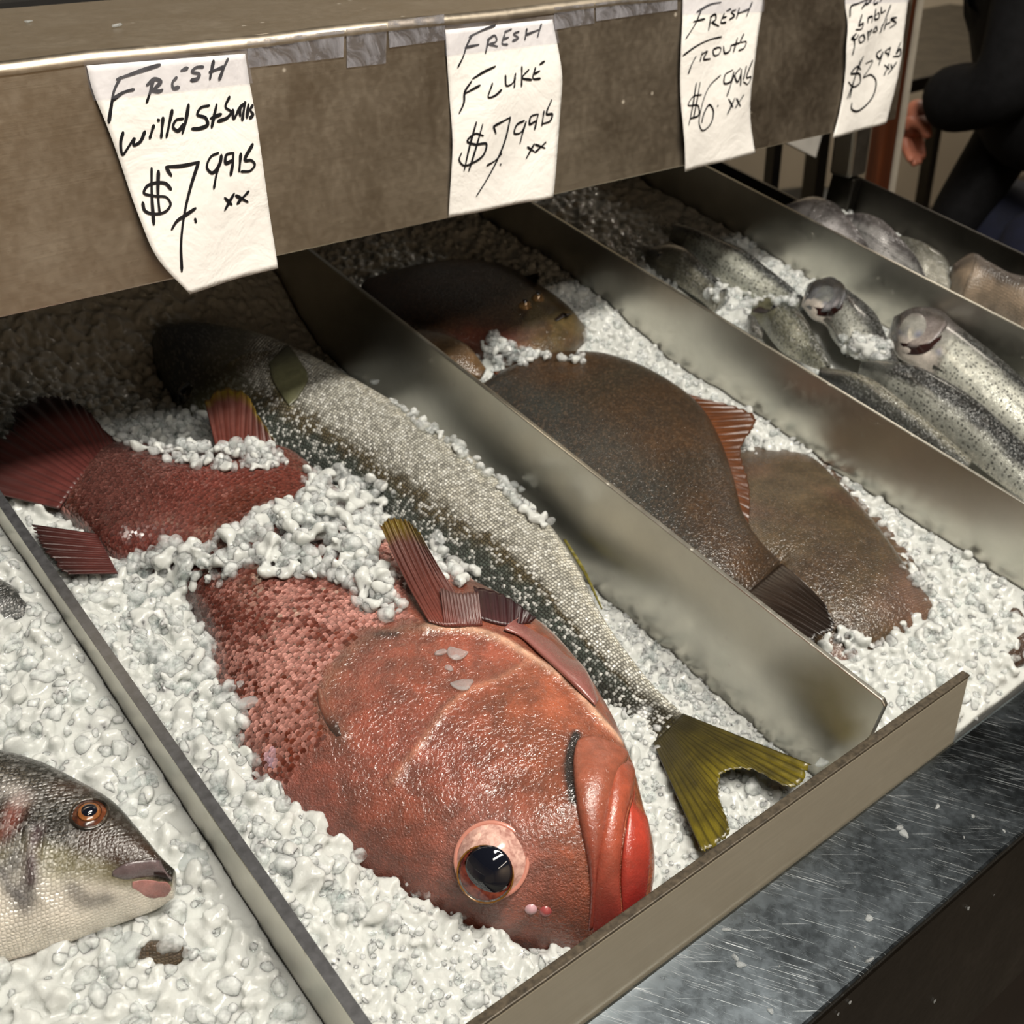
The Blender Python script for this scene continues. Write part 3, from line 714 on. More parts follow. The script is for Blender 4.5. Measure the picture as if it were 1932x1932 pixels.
dz = 0.0011 * np.exp(-(d_op / 0.004) ** 2) + 0.0010 * np.exp(-(d_pre / 0.003) ** 2) + 0.0026 * np.exp(-(d_sk / 0.005) ** 2)
dz += 0.0035 * np.exp(-(d_ey / 0.026) ** 2) - 0.005 * np.exp(-(d_ey / 0.012) ** 2)
dz += 0.0012 * vnoise(P0, 70, 3) + 0.0005 * vnoise(P0, 240, 4)
B.P[:, 2] += np.where(top, dz, 0)
def behind_plate(Q): Q[:, 1] = np.maximum(Q[:, 1], 0.2006 + (Q[:, 2] + 0.035) * SA / CA + 0.0075); return Q
behind_plate(B.P); rebvh(B)
# pigment, plus the painted-in dark of the slit and gill hole
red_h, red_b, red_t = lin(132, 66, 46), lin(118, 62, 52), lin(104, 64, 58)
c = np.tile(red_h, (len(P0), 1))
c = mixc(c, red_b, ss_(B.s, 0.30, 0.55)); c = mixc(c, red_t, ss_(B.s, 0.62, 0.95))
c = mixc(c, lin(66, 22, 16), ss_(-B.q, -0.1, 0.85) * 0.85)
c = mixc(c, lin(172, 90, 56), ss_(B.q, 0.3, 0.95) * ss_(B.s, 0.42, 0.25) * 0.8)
c = mixc(c, lin(96, 52, 34), np.clip(vnoise(P0, 48, 9) * 1.3, 0, 1) * 0.45)
c = mixc(c, lin(160, 82, 72), np.clip(vnoise(P0, 36, 12) * 1.2, 0, 1) * 0.45 * ss_(B.s, 0.05, 0.3))
c = mixc(c, lin(238, 190, 160), np.exp(-(d_sk / 0.0030) ** 2) * 0.85)
c = mixc(c, lin(214, 150, 120), np.exp(-(d_pre / 0.0022) ** 2) * 0.4)
c = mixc(c, lin(112, 78, 58), np.exp(-(d_op / 0.006) ** 2) * 0.5)
c = mixc(c, lin(14, 7, 4), np.minimum(1, 1.6 * np.exp(-(d_sl / 0.0028) ** 2)))
hole = H([(712, 1196), (745, 1197)]); c = mixc(c, lin(14, 8, 6), np.exp(-(seg_dist(P0, hole)[0] / 0.003) ** 2))
c = mixc(c, lin(196, 140, 130), np.exp(-(d_ey / 0.024) ** 2) * 0.5)
spot = H([(508, 1428), (511, 1440)]); c = mixc(c, lin(196, 160, 176), ss_(0.0045 - seg_dist(P0, spot)[0], 0, 0.001))
_oi = [int(np.argmin(np.linalg.norm(P0 - q, axis=1))) for q in catmull(oper, 20)]
_oy = np.array([B.fc[q, 1] for q in _oi]); _os = np.array([B.s[q] for q in _oi]); _or = np.argsort(_oy)
s_op = np.interp(B.fc[:, 1], _oy[_or], np.maximum.accumulate(_os[_or]) * 0 + _os[_or], left=0.33, right=_os.max())
sk = ss_(B.s - s_op, 0.0, 0.03)
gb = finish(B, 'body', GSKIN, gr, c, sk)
GB = B
# loose, light-edged scales on the flank (the visible side), pale glints painted in
sel = np.where((B.top > 0.12) & (B.s > 0.33) & (B.s < 0.985))[0]
rowsP = B.P.reshape(B.ns, B.nm, 3); slen_ = B.fc.reshape(B.ns, B.nm, 3)[:, 0, 0]; gy_ = B.fc.reshape(B.ns, B.nm, 3)[:, :, 1]
V, Fc, CC = [], [], []
sx, k_ = slen_[-1] * 0.24, 0
while sx < slen_[-1] * 0.985:
    fr_ = (sx / slen_[-1] - 0.3) / 0.7; s0 = 0.0033 - 0.0010 * fr_
    i = min(max(int(np.searchsorted(slen_, sx)), 2), B.ns - 3); row = gy_[i, :B.nm // 2]; yy = 0.012 + (k_ % 2) * s0 * 0.55
    while yy < row[-1] * 0.93:
        j = min(max(int(np.searchsorted(row, yy)), 1), B.nm // 2 - 2); q = i * B.nm + j
        p = rowsP[i, j] * (1 - 0.5) + rowsP[i, j + 1] * 0.5
        yy += s0 * 1.1
        if d_op[q] < 0.005 or sk[q] < 0.15 + 0.6 * rng.random(): continue
        tx = rowsP[i + 2, j] - rowsP[i - 2, j]; tx /= np.linalg.norm(tx); ty = rowsP[i, j + 1] - rowsP[i, j - 1]; ty = ty - tx * (ty @ tx); ty /= np.linalg.norm(ty)
        nn = np.cross(tx, ty); nn = nn if nn[2] > 0 else -nn
        jit = rng.uniform(-1, 1, 2) * s0 * 0.12; sz = s0 * rng.uniform(0.62, 0.78); til = rng.uniform(0.10, 0.30); tail = tx * math.cos(til) + nn * math.sin(til)
        p = p + tx * jit[0] + ty * jit[1]; b0 = len(V)
        pale = float(np.clip(0.75 * math.exp(-((B.s[q] - 0.46) / 0.13) ** 2) + 0.6 * vnoise(p[None], 60, 77)[0] + rng.normal() * 0.28 - 0.28, 0, 0.9)) * (0.35 + 0.65 * math.exp(-((B.s[q] - 0.47) / 0.2) ** 2))
        base = c[q] * rng.uniform(0.55, 1.05); cc = base * (1 - pale) + lin(226, 164, 152) * pale
        for (a, b) in ((-0.3, -0.6), (0.5, -0.8), (0.95, -0.45), (1.1, 0.0), (0.95, 0.45), (0.5, 0.8), (-0.3, 0.6)):
            V.append(p + tail * a * sz + ty * b * sz + nn * (0.0002 - 0.00025 * b * b)); CC.append(cc if a > 0.6 else cc * 0.55)
        Fc.append(tuple(range(b0, b0 + 7)))
    sx += s0 * 0.78; k_ += 1
k = NT('grouper_scale'); k.set(Base__Color=k.attr('col').outputs['Color'], Roughness=0.26, Coat__Weight=0.6, Coat__Roughness=0.1)
so = obj('scales', b2w(np.array(V)), Fc, k.m, gr, attrs={'col': ('FLOAT_COLOR', np.clip(np.array(CC), 0, 1))}); so['kind'] = 'stuff'
# eye
ev = -ray((928, 1622)); en = eyen * 0.6 + ev * 0.4; en /= np.linalg.norm(en)
ec = hit(B, (928, 1622))[0] + en * 0.0015; R0 = hitpx_r(ec, 66)
eb = dome('eyeball', ec, en, R0, R0 * 0.62, m_eye('silvery_pink_eye', lin(226, 186, 172), lin(168, 122, 112), 0.16, 0.1), gr, 40, 16)
tag(torus('eye_rim', ec + en * 0.0003, en, R0 * 0.99, R0 * 0.07, m_plain('eye_rim_skin', lin(190, 128, 112), 0.25, coat=0.7), gr), 'pale pink rim of the eye')
def on_eye(p, extra):
    r = ray(p); d = ec - EYE
    # meet the eye plane pushed out to the dome
    q = EYE + r * ((d @ en) / (r @ en)); rr = min(np.linalg.norm(q - ec) / R0, 1)
    return q + en * (R0 * 0.62 * (1 - rr * rr) + extra)
pc = on_eye((920, 1646), 0.0); pn = en + (pc - ec) / R0 * 0.7; pn /= np.linalg.norm(pn)
ir = dome('iris', pc - pn * 0.0012, pn, R0 * 0.76, R0 * 0.20, m_eye('red_gold_iris', lin(132, 60, 40), lin(70, 18, 22), 0.15, 0.0), eb, 36, 8)
dome('pupil', on_eye((926, 1638), 0.0) - pn * 0.0004, pn, R0 * 0.67, R0 * 0.22, PUPIL, eb, 36, 10)
torus('gold_rim', pc - pn * 0.0006, pn, R0 * 0.765, R0 * 0.025, m_eye('gold_rim', lin(150, 104, 40), lin(90, 56, 24)), eb)
# jaws: upper jaw plate, upper lip, lower lip
LIP = m_skin('grouper_lip', scale=0.004, cell=0, edge=0, bump=0.3, rough=0.28, coat=0.7, mottle=0.25, mscale=120, fine=0.7, wet=1.0)
def zz(x, y): return (600 + x * z7, 1232 + y * z7)
patch(B, 'upper_jaw', [(zz(1345,470), zz(1440,440), .003), (zz(1332,520), zz(1590,505), .006), (zz(1328,640), zz(1560,640), .0075), (zz(1345,800), zz(1520,800), .0075), (zz(1385,1000), zz(1480,1000), .006), (zz(1410,1150), zz(1452,1150), .005), (zz(1415,1320), zz(1440,1320), .004), (zz(1405,1450), zz(1430,1440), .003)],
      LIP, gr, 0.0008, 60, 40, col=lambda Q: mixc(np.tile(lin(148, 84, 64), (len(Q.P), 1)), lin(128, 54, 44), ss_(Q.s, 0.3, 0.9)))
patch(B, 'upper_lip', [(zz(1560,520), zz(1640,560), .003), (zz(1530,620), zz(1652,640), .006), (zz(1510,720), zz(1640,720), .0075), (zz(1480,900), zz(1598,880), .0075), (zz(1455,1050), zz(1578,1050), .0075), (zz(1440,1200), zz(1570,1200), .007), (zz(1430,1330), zz(1578,1330), .006), (zz(1430,1450), zz(1580,1420), .004), (zz(1425,1510), zz(1560,1480), .001)],
      LIP, gr, 0.0, 60, 40, col=lambda Q: mixc(np.tile(lin(164, 82, 60), (len(Q.P), 1)), lin(122, 44, 40), ss_(Q.s, 0.4, 1.0)))
patch(B, 'lower_lip', [(zz(1655,640), zz(1668,660), .002), (zz(1645,740), zz(1705,790), .004), (zz(1604,900), zz(1722,900), .006), (zz(1582,1050), zz(1730,1020), .007), (zz(1575,1200), zz(1722,1160), .007), (zz(1585,1340), zz(1706,1270), .004), (zz(1590,1430), zz(1690,1340), .001)],
      LIP, gr, 0.0, 50, 36, fall=-0.055, col=lambda Q: mixc(np.tile(lin(178, 66, 50), (len(Q.P), 1)), lin(128, 34, 32), ss_(Q.s, 0.5, 1.0)))
MEMB = m_skin('gill_membrane', scale=0.004, cell=0, edge=0, bump=0.25, rough=0.22, coat=0.8, mottle=0.08, mscale=100, fine=0.4, wet=1.0)
patch(B, 'gill_membrane', [((950,1192),(985,1170),.003),((985,1208),(1025,1166),.005),((1020,1240),(1058,1195),.006),((1056,1272),(1086,1240),.006),((1095,1310),(1112,1285),.005),((1122,1335),(1128,1325),.002)],
      MEMB, gr, 0.002, 50, 40, fall=-0.035, col=lambda Q: mixc(np.tile(lin(140, 88, 82), (len(Q.P), 1)), lin(226, 200, 190), ss_(Q.t, 0.55, 0.9)))
for p_ in ((1002, 1716), (1029, 1720)):
    q, n_ = hit(B, p_); dome('nostril', q, n_, 0.0035, 0.0022, LIP if p_[0] > 1010 else MEMB, gr, 14, 5) if False else None
for p_, cl in (((1002, 1716), lin(190, 150, 156)), ((1029, 1720), lin(150, 70, 70))):
    q, n_ = hit(B, p_); dome('nostril', q - n_ * 0.0006, n_, 0.0040, 0.0024, m_plain('nostril_skin', cl, 0.3, coat=0.6), gr, 14, 5)
for p_, rr in (((936, 1536), 13), ((1000, 1712), 0)):
    if rr: q, n_ = hit(B, p_); dome('skin_pore', q - n_ * 0.0005, n_, hitpx_r(q, rr), 0.0015, GSKIN, gr, 16, 5) if False else None
q1, n1 = hit(B, (603, 1300))
patch(B, 'gill_flap', [((598,1300),(606,1298),.0006),((600,1325),(614,1320),.0012),((608,1350),(626,1346),.0014),((622,1376),(640,1372),.0012),((634,1390),(644,1388),.0006)], MEMB, gr, 0.0002, 30, 20,
      col=lambda Q: mixc(np.tile(lin(112, 66, 52), (len(Q.P), 1)), lin(62, 46, 40), ss_(Q.s, 0.4, 0.9)))
# fins
REDFIN = m_fin('red_fin', lin(116, 58, 48), lin(84, 56, 50), 0.5, 16, edge=lin(112, 98, 22))
TAILFIN = m_fin('red_tail_fin', lin(100, 50, 46), lin(38, 24, 22), 0.65, 18, edge=lin(22, 14, 12))
PURPFIN = m_fin('purple_fin', lin(70, 34, 36), lin(40, 22, 26), 0.6, 14)
HG = lambda L, up: [hit(GB, p)[0] + np.array([0, 0, up]) for p in L]
fin('pectoral_fin', HG([(808,1176),(840,1184),(872,1182),(900,1178)], .0015),
    [px(p, w) for p, w in (((717,992), .026), ((728,981), .028), ((760,979), .030), ((790,1003), .030))], REDFIN, gr, 70, 30, rip=0.0009, nray=18, sag=-0.004, ragged=0.02)
GREYFIN = m_fin('pale_fin', lin(112, 56, 48), lin(104, 80, 76), 0.5, 22)
fin('pectoral_fin_base', HG([(838,1184),(872,1184),(910,1182)], .001), [px(p, w) for p, w in (((830,1108), .016), ((860,1118), .016), ((902,1116), .014))], GREYFIN, gr, 50, 14, rip=0.0006, nray=22)
fin('pelvic_fin', HG([(905,1170),(950,1182),(1000,1178)], .001) , [px(p, w) for p, w in (((893,1106), .006), ((945,1120), .006), ((1012,1166), -.002))], PURPFIN, gr, 50, 12, rip=0.0006, nray=14)
fin('anal_fin', [px(p, w) for p, w in (((408,850), -.034), ((460,862), -.034), ((530,868), -.036))], [px(p, w) for p, w in (((386,758), -.018), ((420,732), -.014), ((450,735), -.014), ((490,788), -.018), ((516,828), -.024))], REDFIN, gr, 60, 20, rip=0.0008, nray=16)
fin('tail_fin', [px(p, w) for p, w in (((112,960), -.027), ((150,905), -.024), ((216,836), -.032))], [px(p, w) for p, w in (((-45,925), -.020), ((-25,845), -.014), ((24,802), -.014), ((20,774), -.014), ((112,747), -.016), ((160,770), -.020), ((200,816), -.028))], TAILFIN, gr, 110, 24, rip=0.0010, nray=34, ragged=0.07)
fin('dorsal_fin', [px(p, w) for p, w in (((182,1008), -.030), ((200,1040), -.030), ((222,1082), -.030))], [px(p, w) for p, w in (((60,990), -.020), ((72,1022), -.018), ((122,1084), -.018))], TAILFIN, gr, 60, 16, rip=0.0003, nray=22, ragged=0.10)
fin('spiny_dorsal_fin', [px(p, w) for p, w in (((840,1772), -.08), ((900,1796), -.08), ((965,1806), -.08))], [px(p, w) for p, w in (((850,1782), -.082), ((905,1824), -.082), ((962,1808), -.08))], REDFIN, gr, 40, 8, rip=0.001, nray=8)

# ================================================================== silver fish with olive-yellow tail
YSKIN = m_skin('silver_scales', scale=0.0027, aspect=(1.0, 1.0), cell=0.5, edge=0.75, bump=0.9, rough=0.34, coat=0.2, silver=0.2, mottle=0.2, mscale=110, fine=0.3, light=(0.95, 0.95, 0.9), rand=0.45)  # pale cells paint in white glints, dark edges the pockets between scales
yst = [((287,668),(285,655),.006,-.075,-.07),((296,705),(300,625),.020,-.078,-.065),((318,755),(345,611),.028,-.08,-.06),((356,812),(440,622),.034,-.082,-.06),((430,860),(545,652),.036,-.085,-.06),((520,885),(640,702),.037,-.085,-.06),
       ((612,925),(755,772),.036,-.086,-.062),((705,985),(860,845),.035,-.087,-.064),((785,1045),(960,930),.033,-.088,-.066),((868,1115),(1045,1005),.030,-.09,-.07),((948,1180),(1098,1085),.027,-.092,-.075),
       ((1030,1245),(1140,1168),.023,-.094,-.08),((1105,1315),(1192,1243),.018,-.096,-.086),((1170,1372),(1243,1305),.013,-.097,-.09),((1225,1405),(1288,1348),.009,-.096,-.092),((1252,1424),(1306,1370),.006,-.090,-.087),((1290,1436),(1330,1398),.0012,-.084,-.083)]
B = body(yst, 380, 150, e=0.8, tb=0.6)
ye = thing('striped_silver_fish', b2w(px((760, 900), -0.11)), 'long silver and olive fish with a dark head and forked yellow-green tail', 'fish')
YB = B
s_ = B.s; t_ = B.q - 0.30 - 0.75 * ss_(B.s, 0.55, 0.95) * ss_(B.q, 0.95, 0.4)
nz = vnoise(B.P, 160, 5) * 0.10 + vnoise(B.P, 420, 6) * 0.08
c = np.tile(lin(34, 40, 36), (len(B.P), 1))
c = mixc(c, lin(70, 78, 72), ss_(t_ + nz, -0.95, -0.5))
c = mixc(c, lin(204, 202, 190), ss_(t_ + nz, -0.3, 0.25))
c = mixc(c, lin(240, 234, 214), ss_(t_ + nz, 0.6, 0.85))
c = mixc(c, lin(84, 68, 30), np.exp(-((t_ + 0.12 + nz * 1.4) / 0.15) ** 2) * 0.8)
hd = ss_(s_ + 0.03 * t_, 0.235, 0.17)
c = mixc(c, lin(70, 68, 44), hd * 0.85); c = mixc(c, lin(24, 26, 20), ss_(s_ - 0.02 * t_, 0.15, 0.08))
c = mixc(c, lin(44, 42, 28), ss_(s_, 0.84, 0.95) * ss_(t_, 0.9, 0.2)); c = mixc(c, lin(58, 52, 26), ss_(s_, 0.93, 0.97))
sv = ss_(t_ + nz, -0.5, 0.3) * (1 - hd)
HY = lambda L: np.array([hit(B, p)[0] for p in L])
gill = HY([(545,648),(515,680),(510,712),(525,745),(548,770)]); dgl, _ = seg_dist(B.P, catmull(gill, 16))
gill2 = HY([(430,690),(470,668),(505,665),(540,655)]); dg2, _ = seg_dist(B.P, catmull(gill2, 16))
B.P[:, 2] += np.where(B.top > 0, 0.002 * np.exp(-(dgl / 0.004) ** 2) + 0.0015 * np.exp(-(dg2 / 0.003) ** 2), 0); rebvh(B)
c = mixc(c, lin(150, 140, 96), np.exp(-(dgl / 0.0022) ** 2) * 0.7); c = mixc(c, lin(120, 116, 80), np.exp(-(dg2 / 0.0018) ** 2) * 0.7)
finish(B, 'body', YSKIN, ye, c, 1 - 0.8 * hd, sv)
OLIVEFIN = m_fin('olive_fin', lin(56, 50, 24), lin(104, 92, 18), 0.7, 20, edge=lin(112, 100, 24))
YELFIN = m_fin('yellow_fin', lin(112, 104, 34), lin(150, 140, 40), 0.4, 10)
fin('tail_fin', [px((1232,1402), -.086), px((1262,1374), -.083), px((1288,1347), -.086)],
    [px(p, w) for p, w in (((1326,1612), -0.074), ((1375,1575), -0.074), ((1358,1500), -0.075), ((1366,1458), -0.076), ((1413,1452), -0.074), ((1500,1486), -0.072), ((1531,1444), -0.072))], OLIVEFIN, ye, 120, 26, rip=0.0006, nray=40, ragged=0.03)
patch(B, 'pectoral_fin', [((508,690),(545,655),.002),((515,722),(570,690),.003),((530,748),(582,718),.0025),((546,770),(562,755),.001)], m_fin('olive_pectoral', lin(112, 112, 84), lin(78, 84, 62), 0.5, 9), ye, 0.002, 40, 24)
fin('anal_fin', [px((1062,1018), -.07), px((1100,1080), -.075), px((1135,1150), -.08)], [px((1068,1018), -.069), px((1100,1068), -.074), px((1137,1149), -.08)], YELFIN, ye, 40, 8, rip=0.0004)
fin('pelvic_fin', [px((698,742), -.058), px((712,748), -.058), px((724,758), -.058)], [px((704,738), -.055), px((716,742), -.055), px((730,756), -.055)], YELFIN, ye, 20, 6, rip=0.0003)
q_, n_ = hit(B, (346, 742)); en_ = n_
eb = dome('eyeball', q_ - n_ * 0.001, n_, 0.011, 0.004, m_eye('dull_dark_eye', lin(60, 56, 40), lin(30, 28, 20)), ye, 26, 8); dome('pupil', q_ + n_ * 0.001, n_, 0.007, 0.0035, PUPIL, eb, 22, 6)

# ================================================================== flukes
FSKIN = m_skin('fluke_skin', scale=0.0019, cell=0.12, edge=0.35, bump=0.6, rough=0.42, spec=0.25, coat=0.8, mottle=0.5, mscale=50, fine=0.3, light=tuple(lin(150, 118, 88)), rand=0.35, wet=1.0)
BROWNFIN = m_fin('brown_fin', lin(104, 58, 28), lin(88, 52, 30), 0.55, 40)
DARKFIN = m_fin('dark_brown_fin', lin(46, 34, 26), lin(38, 30, 26), 0.5, 24, rough=0.25)
def press(low, up):
    """sink the skin of a lower fish under the fish lying on it, with a soft edge"""
    z = low.P[:, 2].copy(); d = np.zeros(len(z))
    for i in np.where(low.top > -0.999)[0]:
        h = up.bvh.ray_cast(Vector((low.P[i, 0], low.P[i, 1], -0.3)), Vector((0, 0, 1)))[0]
        if h is not None: d[i] = max(0.0, z[i] - h[2] - 0.0004)
    g = d.reshape(low.ns, low.nm); sm = g.copy()
    for _ in range(60):
        q = np.pad(sm, ((1, 1), (0, 0)), 'edge'); q = (q[:-2] + q[2:] + np.roll(sm, 1, 1) + np.roll(sm, -1, 1)) / 4; sm = np.maximum(g, q * 0.985)
    low.P[:, 2] -= sm.ravel(); rebvh(low)
def fluke(name, st, label, base, cols, ns=200, nm=110, e=0.7, seed=1, **kw):
    B = body(st, ns, nm, e, 0.4, **kw)
    t = thing('fluke', b2w(base), label, 'flatfish', 'flukes on the ice')
    n1_, n2_ = vnoise(B.P, 40, seed), vnoise(B.P, 110, seed + 1)
    c = np.tile(cols[0], (len(B.P), 1)); c = mixc(c, cols[1], np.clip(n1_ * 1.6, 0, 1) * 0.8); c = mixc(c, cols[2], np.clip(-n1_ * 1.5 + n2_ * 0.6, 0, 1) * 0.7)
    return B, t, c
Bf, fk, c = fluke('f', [((.585,.69,-.07),(935,706),.006,0,-.062),((.548,.68,-.07),(1020,686),.016,0,-.058),((.532,.645,-.07),(1110,677),.022,0,-.055),((.53,.60,-.07),(1185,694),.026,0,-.055),((.53,.555,-.07),(1260,732),.028,0,-.055),
      ((.53,.51,-.072),(1320,780),.028,0,-.056),((.53,.47,-.075),(1358,845),.027,0,-.058),((.532,.435,-.078),(1382,915),.025,0,-.06),((.536,.405,-.08),(1402,985),.022,0,-.063),((.543,.375,-.083),(1432,1030),.018,0,-.066),((.552,.35,-.085),(1472,1064),.011,0,-.07)],
      'big dark brown fluke on top of another, with an orange-brown fin fringe and wet sheen', (.6, .5, -.11), (lin(56, 38, 20), lin(42, 38, 28), lin(80, 54, 28)), ns=260, nm=130, seed=3)
c = mixc(c, lin(44, 48, 46), ss_(-Bf.t, -0.1, 0.35) * 0.8)
finish(Bf, 'body', FSKIN, fk, c)
W_ = lambda L: [px(p, w) for p, w in L]
fin('dorsal_fin', W_([((1262,730),-.05),((1320,780),-.05),((1360,845),-.052),((1384,915),-.056),((1402,990),-.062)]), W_([((1300,745),-.05),((1426,788),-.046),((1398,850),-.052),((1414,920),-.058),((1412,1004),-.064)]), BROWNFIN, fk, 110, 14, rip=0.0010, nray=44, ragged=0.05)
fin('anal_fin', W_([((935,708),-.055),((1020,688),-.052),((1110,678),-.05),((1200,700),-.05)]), W_([((930,702),-.056),((1020,680),-.052),((1120,664),-.048),((1215,696),-.05)]), BROWNFIN, fk, 60, 6, rip=0.0006)
fin('tail_fin', [np.array([.549,.358,-.070]), px((1448,1086), -.062), px((1474,1064), -.058)], [np.array([.566,.288,-.064])] + W_([((1540,1206),-.056),((1574,1190),-.054),((1560,1146),-.054)]), DARKFIN, fk, 90, 22, rip=0.0009, nray=30, ragged=0.05, sag=0.002)
Bu, fu, c = fluke('u', [((.66,.53,-.085),(1450,842),.004,0,-.075),((.63,.49,-.085),(1528,868),.014,0,-.072),((.61,.45,-.085),(1582,920),.019,0,-.07),((.60,.41,-.086),(1622,965),.021,0,-.07),((.60,.375,-.087),(1658,1008),.021,0,-.07),((.605,.34,-.088),(1698,1065),.02,0,-.072),
      ((.605,.31,-.09),(1735,1118),.017,0,-.075),((.60,.287,-.091),(1772,1160),.011,0,-.08),((.60,.27,-.093),(1775,1185),.004,0,-.086)],
      'paler olive-brown fluke lying under the bigger dark one', (.68, .4, -.11), (lin(78, 64, 44), lin(96, 84, 66), lin(62, 44, 28)), ns=240, nm=110, seed=11)
c = mixc(c, lin(124, 84, 72), np.clip(vnoise(Bu.P, 60, 21) * 1.5, 0, 1) * 0.5)
press(Bu, Bf)
finish(Bu, 'body', FSKIN, fu, c)
fin('dorsal_fin', W_([((1525,872),-.07),((1600,945),-.068),((1660,1010),-.068),((1735,1120),-.074)]), W_([((1548,866),-.072),((1632,945),-.072),((1700,1025),-.072),((1768,1122),-.078)]), m_fin('olive_brown_fin', lin(96, 76, 52), lin(110, 84, 70), 0.4, 36), fu, 80, 8, rip=0.0008, nray=36)
fin('tail_fin', W_([((1640,1190),-.09),((1700,1190),-.088),((1765,1160),-.086)]), W_([((1600,1215),-.092),((1700,1222),-.092),((1800,1172),-.088)]), m_fin('red_brown_fin', lin(96, 44, 36), lin(70, 40, 32), 0.5, 18), fu, 50, 10, rip=0.001, nray=16)
Bk, fb, c = fluke('b', [((1108,642),(1103,618),.004,-.066,-.062),((1075,672),(1080,588),.016,-.068,-.06),((1022,692),(1050,560),.022,-.068,-.06),((960,692),(1014,536),.024,-.068,-.06),((892,668),(955,504),.024,-.068,-.06),((806,642),(880,496),.022,-.068,-.06),((720,606),(800,504),.017,-.068,-.06),((680,548),(700,528),.006,-.066,-.062)],
      'dark brown fluke with two raised eyes near its snout, in the shade under the shelf', px((930, 600), -.10), (lin(74, 50, 32), lin(96, 66, 40), lin(54, 40, 28)), ns=200, nm=100, seed=17)
hd = ss_(Bk.s, 0.34, 0.24); c = mixc(c, lin(110, 98, 56), hd * 0.7 * (0.6 + 0.4 * np.clip(vnoise(Bk.P, 120, 5) * 2, -1, 1)))
gl_ = np.array([hit(Bk, p)[0] for p in [(972,690),(968,640),(985,600),(1000,575)]]); dgl, _ = seg_dist(Bk.P, catmull(gl_, 12)); c = mixc(c, lin(40, 28, 18), np.exp(-(dgl / 0.003) ** 2) * 0.8)
pq = np.array([hit(Bk, p)[0] for p in [(880,640),(930,640),(965,650)]]); c = mixc(c, lin(120, 56, 44), np.exp(-(seg_dist(Bk.P, pq)[0] / 0.02) ** 2) * 0.6)
finish(Bk, 'body', FSKIN, fb, c)
for p_ in ((991, 577), (1015, 563)):
    q_, n_ = hit(Bk, p_); eb = dome('eyeball', q_ - n_ * 0.001, n_, 0.0075, 0.0075, m_eye('bronze_eye', lin(170, 132, 84), lin(96, 70, 42)), fb, 20, 8); dome('pupil', q_ + n_ * 0.005, n_ + np.array([0.3, -0.5, 0]), 0.0035, 0.0022, PUPIL, eb, 16, 5)
mo = [hit(Bk, p)[0] + np.array([0, 0, .0006]) for p in ((1046,604),(1062,592),(1078,582))]; mo2 = [hit(Bk, p)[0] + np.array([0, 0, .0010]) for p in ((1050,608),(1068,598),(1084,590))]
fin('mouth_edge', mo, mo2, DARKFIN, fb, 20, 4, rip=0)
fin('fin_spine', W_([((990,522),-.045),((1000,528),-.045),((1012,532),-.047)]), W_([((1012,516),-.035),((1017,514),-.034),((1016,524),-.038)]), DARKFIN, fb, 16, 6, rip=0.0003)
Bl, fl, c = fluke('l', [((906,716),(918,696),.004,-.06,-.058),((860,712),(892,660),.014,-.062,-.056),((800,696),(850,640),.016,-.062,-.056),((745,662),(800,630),.010,-.062,-.056)],
      'brown and blue-grey fluke half hidden behind the wide steel divider', px((840, 670), -.09), (lin(96, 72, 42), lin(96, 104, 112), lin(120, 86, 46)), ns=90, nm=60, seed=23)
finish(Bl, 'body', FSKIN, fl, c)
Bt, ft, c = fluke('t', [((1874,1246),(1873,1240),.001,-.085,-.084),((1895,1262),(1905,1228),.004,-.086,-.082),((.735,.200,-.086),(.740,.230,-.08),.008),((.757,.208,-.086),(.760,.247,-.08),.012),((.775,.222,-.086),(.775,.250,-.08),.006)],
      'dark brown fluke tail poking from the ice next to the front ledge', (.74, .215, -.11), (lin(66, 44, 30), lin(84, 56, 38), lin(50, 36, 26)), ns=90, nm=50, seed=29)
finish(Bt, 'body', FSKIN, ft, c)

